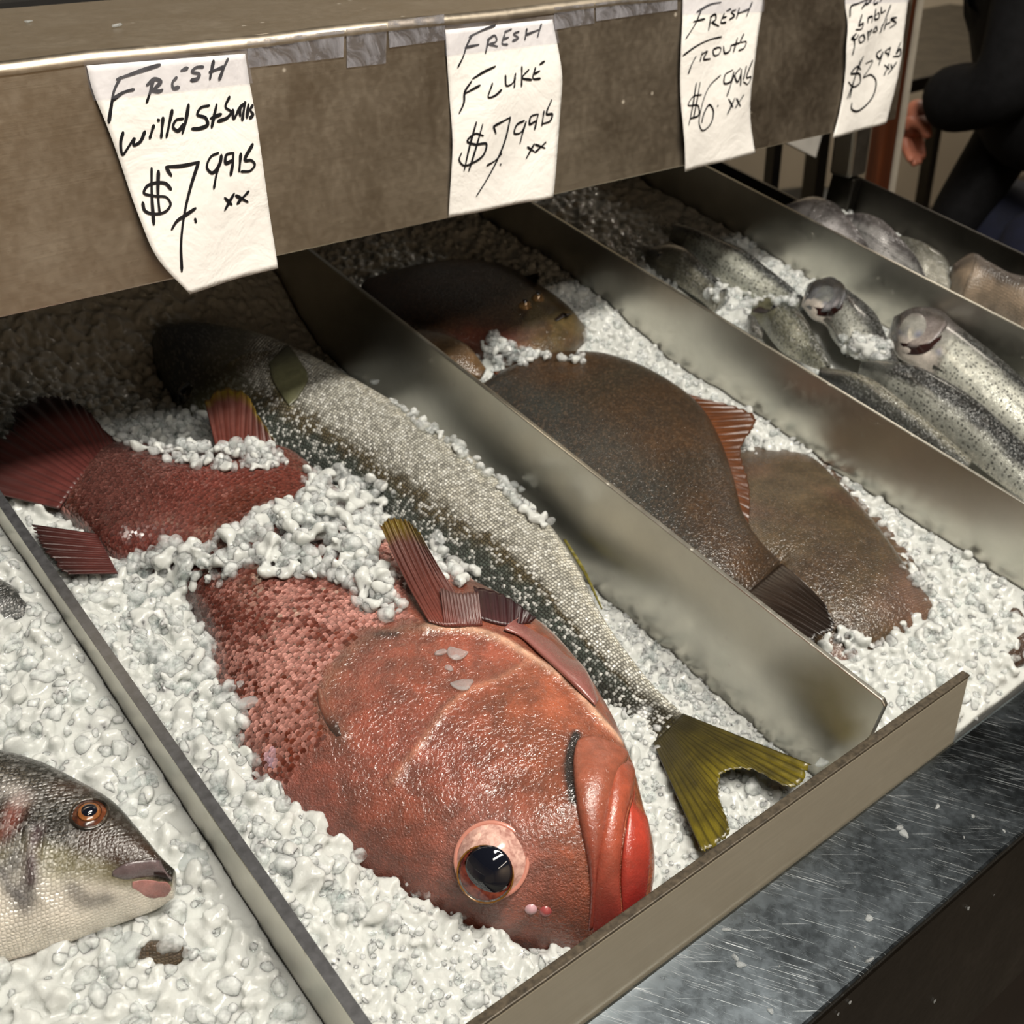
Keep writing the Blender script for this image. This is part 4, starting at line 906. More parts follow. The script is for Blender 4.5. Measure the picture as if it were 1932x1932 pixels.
# ================================================================== trout and porgies
TSKIN = m_skin('trout_skin', scale=0.0016, cell=0.16, edge=0.2, bump=0.5, rough=0.30, coat=0.35, silver=0.28, mottle=0.3, mscale=120, fine=0.4, light=(0.9, 0.92, 0.9), speck=0.75, rand=0.8)
PSKIN = m_skin('porgy_skin', scale=0.0028, cell=0.12, edge=0.45, bump=0.6, rough=0.30, coat=0.35, silver=0.28, mottle=0.3, mscale=90, fine=0.4, light=(0.9, 0.88, 0.9), rand=0.4)
TFIN = m_fin('grey_fin', lin(84, 84, 78), lin(120, 118, 108), 0.5, 14)
def silverfish(name, st, label, cat, group, mat, back, flank, belly, dark_side=1, head=0.2, line=True, ns=150, nm=80, seed=1, hcol=None, backw=0.35, svf=1.0, tb=0.6, e=0.8, jaw=0.0):
    """dark_side +1: the dark back runs along the V edge, -1: along the D edge"""
    B = body(st, ns, nm, e, tb)
    lo_, hi_ = {'trout': (.7857, 1.0328), 'porgy': (1.0376, 1.1828)}.get(name, (-9, 9))
    B.P[:, 0] = np.clip(B.P[:, 0], lo_, hi_); rebvh(B)
    t = thing(name, b2w(np.array(B.G[len(B.G) // 2, :3]) - np.array([0, 0, 0.03])), label, cat, group)
    k_ = B.q * dark_side + 0.10 * vnoise(B.P, 150, seed) + 0.06 * vnoise(B.P, 420, seed + 1)
    c = np.tile(flank, (len(B.P), 1)); c = mixc(c, belly, ss_(k_, -0.35, -0.8)); c = mixc(c, back, ss_(k_, backw - 0.05, backw + 0.4))
    if line: c = mixc(c, lin(52, 52, 48), np.exp(-((B.q * dark_side - 0.18) / 0.03) ** 2) * ss_(B.s, head, head + 0.05) * 0.75)
    hd = ss_(B.s, head + 0.03, head - 0.03)
    if hcol is not None: c = mixc(c, hcol, hd * 0.7)
    d = np.abs(B.s - head - 0.02 * (1 - B.t ** 2)); c = mixc(c, lin(30, 28, 26), np.exp(-(d / 0.008) ** 2) * 0.5)
    if jaw: c = mixc(c, lin(214, 204, 194), hd * ss_(-B.q, jaw - 0.1, jaw + 0.1) * 0.9); c = mixc(c, lin(118, 120, 136), hd * np.exp(-((B.q - 0.15 + jaw) / 0.22) ** 2) * np.clip(vnoise(B.P, 260, seed + 3) * 1.5, 0, 1))
    sv = (1 - ss_(k_, backw - 0.1, backw + 0.4) * 0.7) * svf * (1 - 0.4 * hd)
    finish(B, 'body', mat, t, c, 1 - 0.9 * hd, sv)
    return B, t
bk, flk, bel = lin(30, 36, 37), lin(190, 192, 184), lin(226, 224, 212)
G_T, G_P = 'trout on the ice', 'porgies on the ice'
def W2(st, wd, wv): return [(a, b, T, wd, wv) for a, b, T in st]
T1, o1 = silverfish('trout', W2([((1216,492),(1226,470),.008),((1236,510),(1262,463),.016),((1262,524),(1295,470),.019),((1290,540),(1328,500),.018),((1318,560),(1352,524),.016),((1345,585),(1378,552),.012)], -.05, -.045),
   'dark trout tucked against the divider beside the flukes, in the shelf shadow', 'fish', G_T, TSKIN, bk, lin(120, 118, 104), lin(150, 146, 128), 1, 0.35, False, seed=2, hcol=lin(58, 56, 46))
T2, o2 = silverfish('trout', W2([((1262,448),(1280,424),.010),((1292,466),(1318,440),.016),((1330,502),(1366,458),.020),((1378,538),(1412,476),.022),((1420,558),(1450,506),.020),((1462,568),(1490,540),.016),((1500,582),(1520,566),.010)], -.05, -.045),
   'slim silver-green trout with its head in the shade and tail sinking in the ice', 'fish', G_T, TSKIN, bk, lin(176, 178, 166), lin(216, 216, 200), 1, 0.12, False, seed=3, hcol=lin(50, 50, 44))
T3, o3 = silverfish('trout', W2([((1416,594),(1420,572),.008),((1436,608),(1446,562),.018),((1456,636),(1484,566),.021),((1482,664),(1516,594),.021),((1514,678),(1545,640),.017),((1536,690),(1562,680),.009),((1550,698),(1568,692),.003)], -.045, -.04),
   'mottled olive trout with its mouth ajar, leaning on the divider next to the flukes', 'fish', G_T, TSKIN, lin(60, 62, 52), lin(128, 128, 112), lin(176, 174, 158), 1, 0.22, False, seed=4, hcol=lin(110, 108, 84))
T4, o4 = silverfish('trout', W2([((1512,572),(1530,535),.012),((1530,594),(1572,526),.020),((1556,606),(1600,548),.022),((1570,632),(1630,572),.022),((1590,656),(1658,600),.020),((1630,680),(1680,650),.014),((1660,710),(1700,690),.008)], -.04, -.04),
   'grey speckled trout with a brown gill opening, its middle covered with ice', 'fish', G_T, TSKIN, lin(40, 44, 44), lin(156, 158, 150), lin(196, 196, 184), 1, 0.30, False, seed=5, hcol=lin(66, 70, 76), backw=0.2, jaw=0.3)
T5, o5 = silverfish('trout', W2([((1677,630),(1683,604),.014),((1692,662),(1725,582),.024),((1722,684),(1770,584),.027),((1752,700),(1812,618),.028),((1792,735),(1862,658),.028),((1850,785),(1915,700),.028),((1920,840),(1980,760),.026),((1990,890),(2050,830),.018),((2040,920),(2085,880),.008)], -.04, -.04),
   'bright silver speckled trout with a blood-red gill opening and dark back', 'fish', G_T, TSKIN, bk, lin(222, 224, 212), lin(240, 238, 224), 1, 0.26, True, seed=6, hcol=lin(82, 76, 76), backw=0.35, jaw=0.3)
T6, o6 = silverfish('trout', W2([((1620,702),(1624,684),.008),((1648,722),(1668,684),.016),((1690,748),(1730,696),.022),((1740,790),(1790,722),.025),((1796,830),(1845,756),.025),((1842,868),(1895,800),.024),((1888,905),(1945,850),.020),((1940,945),(1990,905),.014)], -.04, -.035),
   'trout with a near-black back and fine dark side line, in front of the brightest trout', 'fish', G_T, TSKIN, lin(20, 26, 28), lin(190, 192, 182), lin(228, 224, 208), 1, 0.14, True, seed=7, hcol=lin(84, 86, 82), backw=0.05)
T7, o7 = silverfish('trout', W2([((1543,711),(1547,692),.006),((1584,735),(1602,704),.014),((1620,765),(1650,722),.020),((1665,800),(1698,755),.021),((1712,835),(1744,792),.020),((1765,872),(1795,832),.017),((1815,905),(1836,868),.010)], -.045, -.045),
   'blackish trout seen edge-on along the top of the divider next to the flukes', 'fish', G_T, TSKIN, lin(28, 30, 30), lin(70, 72, 68), lin(120, 118, 104), -1, 0.16, False, seed=8, hcol=lin(34, 36, 36), backw=-0.2, svf=0.6)
T8, o8 = silverfish('trout', W2([((1408,606),(1414,596),.006),((1413,626),(1428,600),.010),((1424,634),(1435,614),.008),((1436,640),(1441,628),.003)], -.046, -.046),
   'small round grey trout snout under the olive trout', 'fish', G_T, TSKIN, lin(66, 66, 62), lin(96, 94, 88), lin(110, 108, 100), 1, 0.1, False, seed=9, ns=60, nm=40)
def opening(B, o, name, st, col=MOUTHM, lift=0.0022):
    patch(B, name, st, col, o, lift, 24, 20, fall=-.03)
opening(T3, o3, 'mouth', [((1418,592),(1422,587),.0008),((1430,594),(1432,583),.0012),((1442,594),(1443,587),.0012),((1452,590),(1454,588),.0005)])
def gill(B, o, cov, low, seed, tint):
    opening(B, o, 'gill_opening', [(a, b, .0008) for a, b in low], lift=0.0016)
    n_ = len(cov)
    patch(B, 'gill_cover', [(a, b, .0015 if i in (0, n_ - 1) else .0055) for i, (a, b) in enumerate(cov)], HEADSKIN, o, 0.0006, 40, 30, fall=-.03,
          col=lambda Q: mixc(mixc(np.tile(tint, (len(Q.P), 1)), lin(24, 26, 28), ss_(Q.q + 0.3 * vnoise(Q.P, 160, seed), 0.1, 0.7) * 0.9), lin(176, 172, 176), np.clip(vnoise(Q.P, 240, seed + 1) * 2 - 0.3, 0, 1) * ss_(Q.q, 0.3, -0.5)))
HEADSKIN = m_skin('trout_head_skin', scale=0.003, cell=0, edge=0, bump=0.5, rough=0.28, coat=0.7, mottle=0.4, mscale=160, fine=0.6, wet=1.0)
gill(T4, o4, [((1514,574),(1515,560),), ((1528,585),(1530,540)), ((1548,589),(1556,528)), ((1570,586),(1580,532)), ((1590,574),(1595,552)), ((1597,562),(1598,558))],
     [((1526,590),(1528,580)), ((1540,597),(1542,583)), ((1556,600),(1558,584)), ((1572,596),(1574,582)), ((1588,584),(1590,574))], 61, lin(96, 98, 102))
gill(T5, o5, [((1681,634),(1681,618)), ((1692,648),(1696,596)), ((1712,655),(1722,583)), ((1738,655),(1750,583)), ((1762,644),(1772,594)), ((1779,626),(1784,610)), ((1786,618),(1787,614))],
     [((1688,658),(1690,648)), ((1702,668),(1704,650)), ((1720,672),(1722,652)), ((1740,670),(1742,652)), ((1758,660),(1760,644)), ((1774,644),(1776,634))], 63, lin(120, 112, 110))
for B_, o_, p_, r_ in ((T3, o3, (1462, 578), 8), (T1, o1, (1244, 482), 8)):
    q_, n_ = hit(B_, p_); r_ = hitpx_r(q_, r_)
    eb = dome('eyeball', q_ - n_ * 0.0006, n_, r_, r_ * 0.35, m_eye('grey_eye', lin(120, 118, 110), lin(70, 68, 62)), o_, 18, 6); dome('pupil', q_ + n_ * r_ * 0.16, n_, r_ * 0.6, r_ * 0.28, PUPIL, eb, 16, 5)
patch(T5, 'pectoral_fin', [((1752,700),(1762,690),.0008),((1765,716),(1782,704),.0014),((1790,738),(1802,728),.0006)], TFIN, o5, 0.001, 20, 12)
patch(T4, 'pectoral_fin', [((1552,606),(1560,600),.0008),((1560,628),(1574,622),.0014),((1572,650),(1580,646),.0006)], TFIN, o4, 0.001, 20, 12)

pb, pf, pbl = lin(96, 92, 92), lin(158, 154, 156), lin(196, 190, 188)
P1, _ = silverfish('porgy', W2([((1470,420),(1486,388),.010),((1498,440),(1530,374),.020),((1540,462),(1572,382),.024),((1580,480),(1604,414),.022),((1618,496),(1636,458),.014),((1640,512),(1650,490),.006)], -.045, -.03),
   'dull silver porgy nearest the shelf leg, behind the divider top', 'fish', G_P, PSKIN, pb, lin(170, 166, 166), lin(190, 186, 182), 1, 0.2, False, seed=31)
P2, _ = silverfish('porgy', W2([((1590,425),(1598,404),.008),((1612,456),(1634,404),.020),((1642,490),(1672,420),.024),((1682,510),(1700,452),.022),((1722,530),(1726,488),.014),((1742,545),(1746,522),.006)], -.04, -.025),
   'bright silver porgy with a dark line along its side', 'fish', G_P, PSKIN, pb, lin(216, 213, 212), lin(230, 226, 222), 1, 0.16, True, seed=32)
P3, _ = silverfish('porgy', W2([((1680,470),(1690,444),.008),((1700,510),(1726,452),.020),((1728,545),(1758,466),.023),((1764,562),(1787,492),.019),((1786,569),(1793,530),.009)], -.045, -.03),
   'grey-olive porgy lying against the pinkish one', 'fish', G_P, PSKIN, lin(100, 100, 90), lin(176, 174, 162), lin(196, 192, 178), 1, 0.16, False, seed=33)
P4, o4p = silverfish('porgy', W2([((1792,540),(1792,498),.016),((1808,562),(1822,478),.026),((1842,574),(1856,492),.030),((1880,592),(1890,514),.030),((1930,625),(1945,524),.030),((1985,650),(2010,545),.026),((2040,660),(2060,590),.014)], -.03, -.02),
   'pale pinkish-tan porgy belly-up near the open end of the counter', 'fish', G_P, m_skin('pale_belly_skin', scale=0.003, cell=0.1, edge=0.1, bump=0.4, rough=0.34, coat=0.5, mottle=0.45, mscale=45, fine=0.4, wet=1.0), lin(72, 64, 58), lin(140, 124, 106), lin(168, 150, 128), 1, 0.1, False, seed=34)

# ================================================================== sea bream
BSKIN = m_skin('bream_skin', scale=0.0022, cell=0.12, edge=0.22, bump=0.55, rough=0.27, coat=0.45, silver=0.25, mottle=0.22, mscale=80, fine=0.5, light=(0.92, 0.9, 0.86), rand=0.5, wet=1.0)
bst = [((326,1690),(334,1642),.010,-0.016,-0.012),((300,1704),(316,1622),.018,-0.020,-0.012),((254,1722),(282,1578),.026,-0.022,-0.012),((190,1746),(230,1520),.031,-0.024,-0.012),((110,1775),(170,1482),.034,-0.026,-0.012),((20,1802),(90,1442),.036,-0.028,-0.012),
       ((-90,1830),(-10,1420),.036,-0.028,-0.012),((-220,1840),(-130,1430),.034,-0.028,-0.012),((-360,1800),(-270,1480),.026,-0.028,-0.016),((-470,1740),(-400,1580),.014,-0.026,-0.016)]
B = body(bst, 300, 150, e=0.75, tb=0.6)
br = thing('sea_bream', b2w(px((60, 1620), -.08)), 'silver sea bream with a dark forehead, amber eye and grey lips, on the ice', 'fish')
HB = lambda L: np.array([hit(B, p)[0] for p in L])
zw = lambda x, y: (x * z7, 1232 + y * z7)
s_, t_ = B.s, B.q; nzb = 0.12 * vnoise(B.P, 90, 41) + 0.1 * vnoise(B.P, 260, 42)
c = np.tile(lin(186, 182, 166), (len(B.P), 1))
c = mixc(c, lin(240, 232, 218), ss_(-t_ + nzb, -0.35, 0.1)); c = mixc(c, lin(226, 176, 156), ss_(-t_, 0.75, 0.95) * 0.6)
c = mixc(c, lin(96, 90, 52), ss_(t_ + nzb, 0.1, 0.4) * 0.8); c = mixc(c, lin(26, 26, 22), ss_(t_ + nzb * 0.7, 0.40, 0.62))
def blob(L, r, colr, f=0.8, ragged=0.5):
    global c
    d, _ = seg_dist(B.P, catmull(HB([zw(*p) for p in L]), 14) if len(L) > 2 else HB([zw(*p) for p in L]))
    c = mixc(c, colr, np.clip(np.exp(-(d / r) ** 2) * (1 + ragged * vnoise(B.P, 300, int(r * 9e4))), 0, 1) * f)
blob([(500,960),(620,1030),(720,1040)], .012, lin(54, 36, 24), 0.85); blob([(700,860),(800,1000),(850,1070)], .008, lin(40, 34, 28), 0.8)
blob([(330,700),(440,700),(560,740)], .007, lin(64, 44, 32), 0.7); blob([(60,1030),(110,1150),(140,1280)], .007, lin(70, 70, 78), 0.7)
blob([(200,930),(165,1050),(170,1200)], .0035, lin(74, 60, 64), 0.9); blob([(0,1130),(60,1240),(130,1310)], .004, lin(80, 78, 80), 0.8)
blob([(100,770),(50,880),(0,940)], .005, lin(120, 60, 50), 0.75); blob([(380,1240),(460,1280),(540,1280)], .006, lin(92, 90, 88), 0.7); blob([(20,720),(60,720),(110,760)], .005, lin(196, 190, 184), 0.5)
gl_, _ = seg_dist(B.P, catmull(HB([zw(*p) for p in ((160,820),(150,950),(170,1100),(180,1230),(230,1310))]), 16)); gl2, _ = seg_dist(B.P, catmull(HB([zw(*p) for p in ((230,880),(240,1040),(210,1180),(190,1240))]), 12))
B.P[:, 2] += np.where(B.top > 0, 0.0016 * np.exp(-(gl_ / 0.003) ** 2) + 0.0012 * np.exp(-(gl2 / 0.003) ** 2) + 0.0006 * vnoise(B.P, 120, 44), 0); rebvh(B)
hdb = ss_(s_, 0.30, 0.18)
finish(B, 'body', BSKIN, br, c, 0.35 + 0.65 * (1 - hdb), ss_(-t_ + nzb, -0.4, 0.3) * 0.9)
q_, n_ = hit(B, zw(465, 835)); R_ = hitpx_r(q_, 31)
eb = dome('eyeball', q_ - n_ * 0.001, n_, R_, R_ * 0.42, m_eye('amber_eye', lin(112, 62, 38), lin(52, 32, 26), 0.18, 0.0), br, 32, 12)
torus('eye_rim', q_ - n_ * 0.0002, n_, R_ * 1.0, R_ * 0.10, m_eye('dark_eye_rim', lin(60, 52, 44), lin(24, 22, 20)), br)
dome('iris', q_ + n_ * R_ * 0.14, n_, R_ * 0.66, R_ * 0.25, m_eye('bronze_iris', lin(96, 52, 26), lin(150, 96, 54), 0.18, 0.0), eb, 26, 8); dome('pupil', q_ + n_ * R_ * 0.24, n_, R_ * 0.48, R_ * 0.22, PUPIL, eb, 26, 8)
BLIP = m_skin('bream_lip', scale=0.003, cell=0, edge=0, bump=0.3, rough=0.25, coat=0.7, mottle=0.3, mscale=150, fine=0.4, wet=1.0)
patch(B, 'upper_lip', [(zw(585,1165), zw(590,1140), .001), (zw(640,1180), zw(640,1112), .003), (zw(740,1170), zw(740,1092), .004), (zw(830,1160), zw(830,1092), .0045), (zw(895,1180), zw(890,1105), .004), (zw(915,1170), zw(912,1140), .0015)], BLIP, br, 0.0006, 40, 26, col=lambda Q: mixc(np.tile(lin(104, 90, 92), (len(Q.P), 1)), lin(70, 58, 60), ss_(Q.t, 0, 0.9)))
patch(B, 'lower_lip', [(zw(690,1225), zw(690,1195), .001), (zw(760,1270), zw(760,1188), .003), (zw(830,1275), zw(830,1200), .0035), (zw(878,1255), zw(880,1210), .003), (zw(892,1235), zw(890,1222), .001)], BLIP, br, 0.0004, 36, 24, col=lambda Q: np.tile(lin(170, 116, 110), (len(Q.P), 1)))
patch(B, 'mouth', [(zw(805,1176), zw(806,1160), .0005), (zw(840,1186), zw(842,1160), .0008), (zw(885,1196), zw(885,1172), .0008)], m_plain('dark_mouth', lin(30, 12, 12), 0.4), br, 0.0032, 20, 14)
# second fish of that bin, nearly covered
Bh, ob = silverfish('sea_bream', W2([((-60,1250),(-90,1120),.012),((-20,1235),(-30,1085),.022),((30,1205),(30,1105),.022),((70,1200),(76,1150),.010)], -.036, -.032), 'grey fish back showing through the ice beside the thick divider', 'fish', None, BSKIN, lin(52, 54, 54), lin(96, 98, 98), lin(120, 120, 118), 1, 0.1, False, ns=80, nm=50, seed=51)
Bh2, ob2 = silverfish('sea_bream', W2([((215,1850),(220,1790),.008),((270,1850),(275,1775),.016),((330,1840),(335,1780),.016),((372,1825),(376,1800),.008)], -.050, -.046), 'brownish fish patch showing through the ice below the sea bream', 'fish', None, FSKIN, lin(70, 60, 48), lin(120, 104, 84), lin(140, 126, 104), 1, 0.1, False, ns=80, nm=50, seed=52)

# ================================================================== crushed ice
def ico(sub, seed):
    bm = bmesh.new(); bmesh.ops.create_icosphere(bm, subdivisions=sub, radius=1.0)
    v = np.array([p.co[:] for p in bm.verts]); f = np.array([[q.index for q in t.verts] for t in bm.faces]); bm.free()
    r = np.random.default_rng(seed); s = 1.0
    for k_ in range(7):
        d = r.normal(size=3); d /= np.linalg.norm(d); s = s + 0.10 * np.sin(v @ d * r.uniform(1.5, 4.2) + r.uniform(0, 6.28))
    v = v * np.asarray(s)[:, None]
    for k_ in range(5):                                 # a few blunt facets
        d = r.normal(size=3); d /= np.linalg.norm(d); h = v @ d; lim = r.uniform(0.50, 0.80); v = v - np.maximum(h - lim, 0)[:, None] * d * 0.9
    return v * np.array([1.0, r.uniform(0.7, 0.95), r.uniform(0.55, 0.8)]), f
PROTO = [ico(2, 100 + i) for i in range(14)]
PROTO_FAR = [ico(1, 140 + i) for i in range(6)]
def rotm(n, flat=0.6):
    q = rng.normal(size=(n, 4)); q[:, 1:3] *= flat; q /= np.linalg.norm(q, axis=1)[:, None]
    # random spin about w on top of a limited tumble
    w, x, y, z = q.T
    return np.stack([np.stack([1-2*(y*y+z*z), 2*(x*y-z*w), 2*(x*z+y*w)], -1), np.stack([2*(x*y+z*w), 1-2*(x*x+z*z), 2*(y*z-x*w)], -1), np.stack([2*(x*z-y*w), 2*(y*z+x*w), 1-2*(x*x+y*y)], -1)], 1)
def chunks(pos, rad, far=False):
    pr = PROTO_FAR if far else PROTO
    pos, rad = np.asarray(pos), np.asarray(rad); kind = rng.integers(0, len(pr), len(pos)); R_ = rotm(len(pos)); V, Fs, off = [], [], 0
    for i, (v, f) in enumerate(pr):
        m = kind == i; n = int(m.sum())
        if not n: continue
        vv = np.einsum('nij,kj->nki', R_[m], v) * rad[m][:, None, None] + pos[m][:, None]
        V.append(vv.reshape(-1, 3)); Fs.append((f[None] + (np.arange(n) * len(v))[:, None, None]).reshape(-1, 3) + off); off += n * len(v)
    return np.concatenate(V), np.concatenate(Fs)
def fastmesh(name, V, Fs, mat, origin):
    me = bpy.data.meshes.new(name); V = V - np.asarray(origin)
    me.vertices.add(len(V)); me.vertices.foreach_set('co', V.astype(np.float32).ravel())
    me.loops.add(Fs.size); me.loops.foreach_set('vertex_index', Fs.astype(np.int32).ravel())
    me.polygons.add(len(Fs)); me.polygons.foreach_set('loop_start', np.arange(0, Fs.size, 3, dtype=np.int32))
    me.update(calc_edges=True); me.validate(); me.polygons.foreach_set('use_smooth', np.ones(len(Fs), bool))
    me.materials.append(mat); o = bpy.data.objects.new(name, me); COL.objects.link(o); o.location = Vector(origin); return o
def fuse(V, Fs, vox):
    """melt overlapping grains into one continuous skin"""
    me = bpy.data.meshes.new('tmp'); me.vertices.add(len(V)); me.vertices.foreach_set('co', V.astype(np.float32).ravel())
    me.loops.add(Fs.size); me.loops.foreach_set('vertex_index', Fs.astype(np.int32).ravel())
    me.polygons.add(len(Fs)); me.polygons.foreach_set('loop_start', np.arange(0, Fs.size, 3, dtype=np.int32)); me.update(calc_edges=True)
    o = bpy.data.objects.new('tmp', me); COL.objects.link(o)
    md = o.modifiers.new('remesh', 'REMESH'); md.mode = 'VOXEL'; md.voxel_size = vox
    dg = bpy.context.evaluated_depsgraph_get(); ev = o.evaluated_get(dg); m2 = ev.to_mesh()
    m2.calc_loop_triangles()
    v = np.empty(len(m2.vertices) * 3, np.float32); m2.vertices.foreach_get('co', v); v = v.reshape(-1, 3).astype(float)
    f = np.empty(len(m2.loop_triangles) * 3, np.int32); m2.loop_triangles.foreach_get('vertices', f); f = f.reshape(-1, 3)
    ev.to_mesh_clear(); bpy.data.objects.remove(o); bpy.data.meshes.remove(me)
    p = proj(v); keep = (v[:, 2] > -.17) & (p[:, 0] > -1100) & (p[:, 0] < 2400) & (p[:, 1] < 2400) & (p[:, 1] > 240)
    f = f[keep[f].all(1)]; used = np.zeros(len(v), bool); used[f] = True; idx = np.cumsum(used) - 1
    return v[used], idx[f]
FB = [(B_, B_.P.min(0), B_.P.max(0)) for B_ in FISH]
def fish_top(u, v):
    t = -1.0
    for B_, lo, hi in FB:
        if lo[0] < u < hi[0] and lo[1] < v < hi[1]:
            l, n, i, d = B_.bvh.ray_cast(Vector((u, v, 0.3)), Vector((0, 0, -1)))
            if l is not None and l[2] > t: t = l[2]
    return t
def fish_hollow(u, v, w):
    """level of the ice under a fish that stands out of it"""
    for B_, lo, hi in FB:
        if lo[0] < u < hi[0] and lo[1] < v < hi[1]:
            t = B_.bvh.ray_cast(Vector((u, v, 0.3)), Vector((0, 0, -1)))[0]
            if t is not None and t[2] > w + 0.003:
                b = B_.bvh.ray_cast(Vector((u, v, -0.4)), Vector((0, 0, 1)))[0]
                if b is not None: w = min(w, b[2] + 0.0006)
    return w
def first_hit(p, extra):
    r = Vector(ray(p)); best, dist = None, 1e9
    for b in [x[0].bvh for x in FB] + extra:
        l, n, i, d = b.ray_cast(Vector(EYE), r)
        if l is not None and d < dist: best, dist = np.array(l), d
    return best
def in_poly(P, poly):
    x, y = P[:, 0], P[:, 1]; c = np.zeros(len(P), bool); n = len(poly)
    for i in range(n):
        (x1, y1), (x2, y2) = poly[i], poly[(i + 1) % n]
        c ^= ((y1 > y) != (y2 > y)) & (x < (x2 - x1) * (y - y1) / (y2 - y1 + 1e-9) + x1)
    return c
def bumpw(u, v): 
    P = np.stack([u, v, u * 0], -1).reshape(-1, 3); return (0.004 * vnoise(P, 55, 61) + 0.0022 * vnoise(P, 140, 62)).reshape(np.shape(u))
def g2(u, v, p, a, r, w=-.06):
    q = px(p, w); return a * np.exp(-(((u - q[0]) ** 2 + (v - q[1]) ** 2) / r ** 2))
def L0(u, v): return np.interp(v, [.2, .3, .5, .8], [-.044, -.038, -.022, -.020]) + 0.9 * bumpw(u, v)
def L1(u, v):
    x = np.clip((u - .152) / .365, 0, 1)
    return np.interp(x, [0, .15, .5, 1], [-.030, -.042, -.075, -.098]) - 0.02 * ss_(v, .36, .22) * (1 - x) + bumpw(u, v) + .055 * ss_(v, .86, 1.0) + g2(u, v, (640, 960), .018, .05) + g2(u, v, (330, 830), .012, .05)
def L2(u, v):
    x = (u - .524) / .256
    return np.interp(x, [0, .5, 1], [-.09, -.082, -.068]) + bumpw(u, v) - .012 * ss_(v, .225, .193) + .02 * ss_(v, .62, .8) + g2(u, v, (1740, 1290), .006, .06, -.08)
def L3(u, v): return -.066 + bumpw(u, v) + .012 * ss_(v, .6, .8)
def L4(u, v): return -.055 + bumpw(u, v) + .015 * ss_(v, .5, .7)
CELLS = [
 ('crushed_ice', L0, -.27, .1440, .205, .95, 'crushed ice around the sea bream', []),
 ('crushed_ice', L1, .1518, .5180, .208, 1.05, 'crushed ice around the red grouper and the yellow-tailed fish', [
   ([(200,1085),(264,1049),(326,1031),(391,1024),(449,991),(496,970),(560,945),(575,890),(640,893),(700,905),(752,935),(712,975),(712,1040),(735,1095),(765,1150),(735,1168),(680,1150),(640,1100),(554,1096),(453,1082),(400,1120),(359,1118),(250,1130)], .016, 2.2, 1.0),
   ([(215,832),(250,792),(330,785),(372,775),(412,800),(420,826),(485,826),(525,850),(545,880),(480,892),(420,888),(350,882),(260,852)], .014, 2.2, 0.8),
   ([(798,1035),(830,1008),(852,1060),(902,1082),(880,1108),(820,1102)], .008, 2.0, 0.8),
   ([(330,1100),(398,1180),(402,1290),(440,1305),(462,1370),(402,1400),(432,1455),(470,1492),(400,1500),(330,1350),(250,1200),(220,1120)], .008, 1.6, 1.15),
   ([(470,1545),(560,1620),(620,1662),(700,1715),(760,1745),(740,1770),(640,1720),(520,1640),(450,1560)], .006, 1.5, 1.15),
   ([(690,715),(720,712),(815,790),(930,880),(1040,990),(1020,1000),(900,885),(790,805)], .006, 2.0, 0.8),
   ([(1100,1060),(1130,1080),(1290,1270),(1370,1345),(1300,1335),(1215,1250)], .006, 1.6, 0.7),
 ]),
 ('crushed_ice', L2, .5240, .7805, .193, 1.05, 'crushed ice around the brown flukes', [
   ([(905,650),(930,625),(960,650),(1000,665),(1060,680),(1110,690),(1090,668),(980,690),(930,700)], .010, 2.2, 0.8),
   ([(1565,1190),(1640,1200),(1700,1195),(1790,1175),(1800,1215),(1700,1235),(1600,1232)], .006, 0.9, 1.0),
   ([(1690,1040),(1760,1110),(1800,1180),(1760,1150),(1700,1070)], .006, 1.4, 0.9),
 ]),
 ('crushed_ice', L3, .7860, 1.0325, .193, 1.05, 'crushed ice around the trout', [
   ([(1330,560),(1360,540),(1420,560),(1490,565),(1510,550),(1505,580),(1430,570),(1405,600),(1360,575)], .010, 2.0, 0.9),
   ([(1580,640),(1620,630),(1680,650),(1675,680),(1600,680)], .006, 2.0, 0.8)]),
 ('crushed_ice', L4, 1.0380, 1.1825, .193, .77, 'crushed ice around the porgies', []),
]
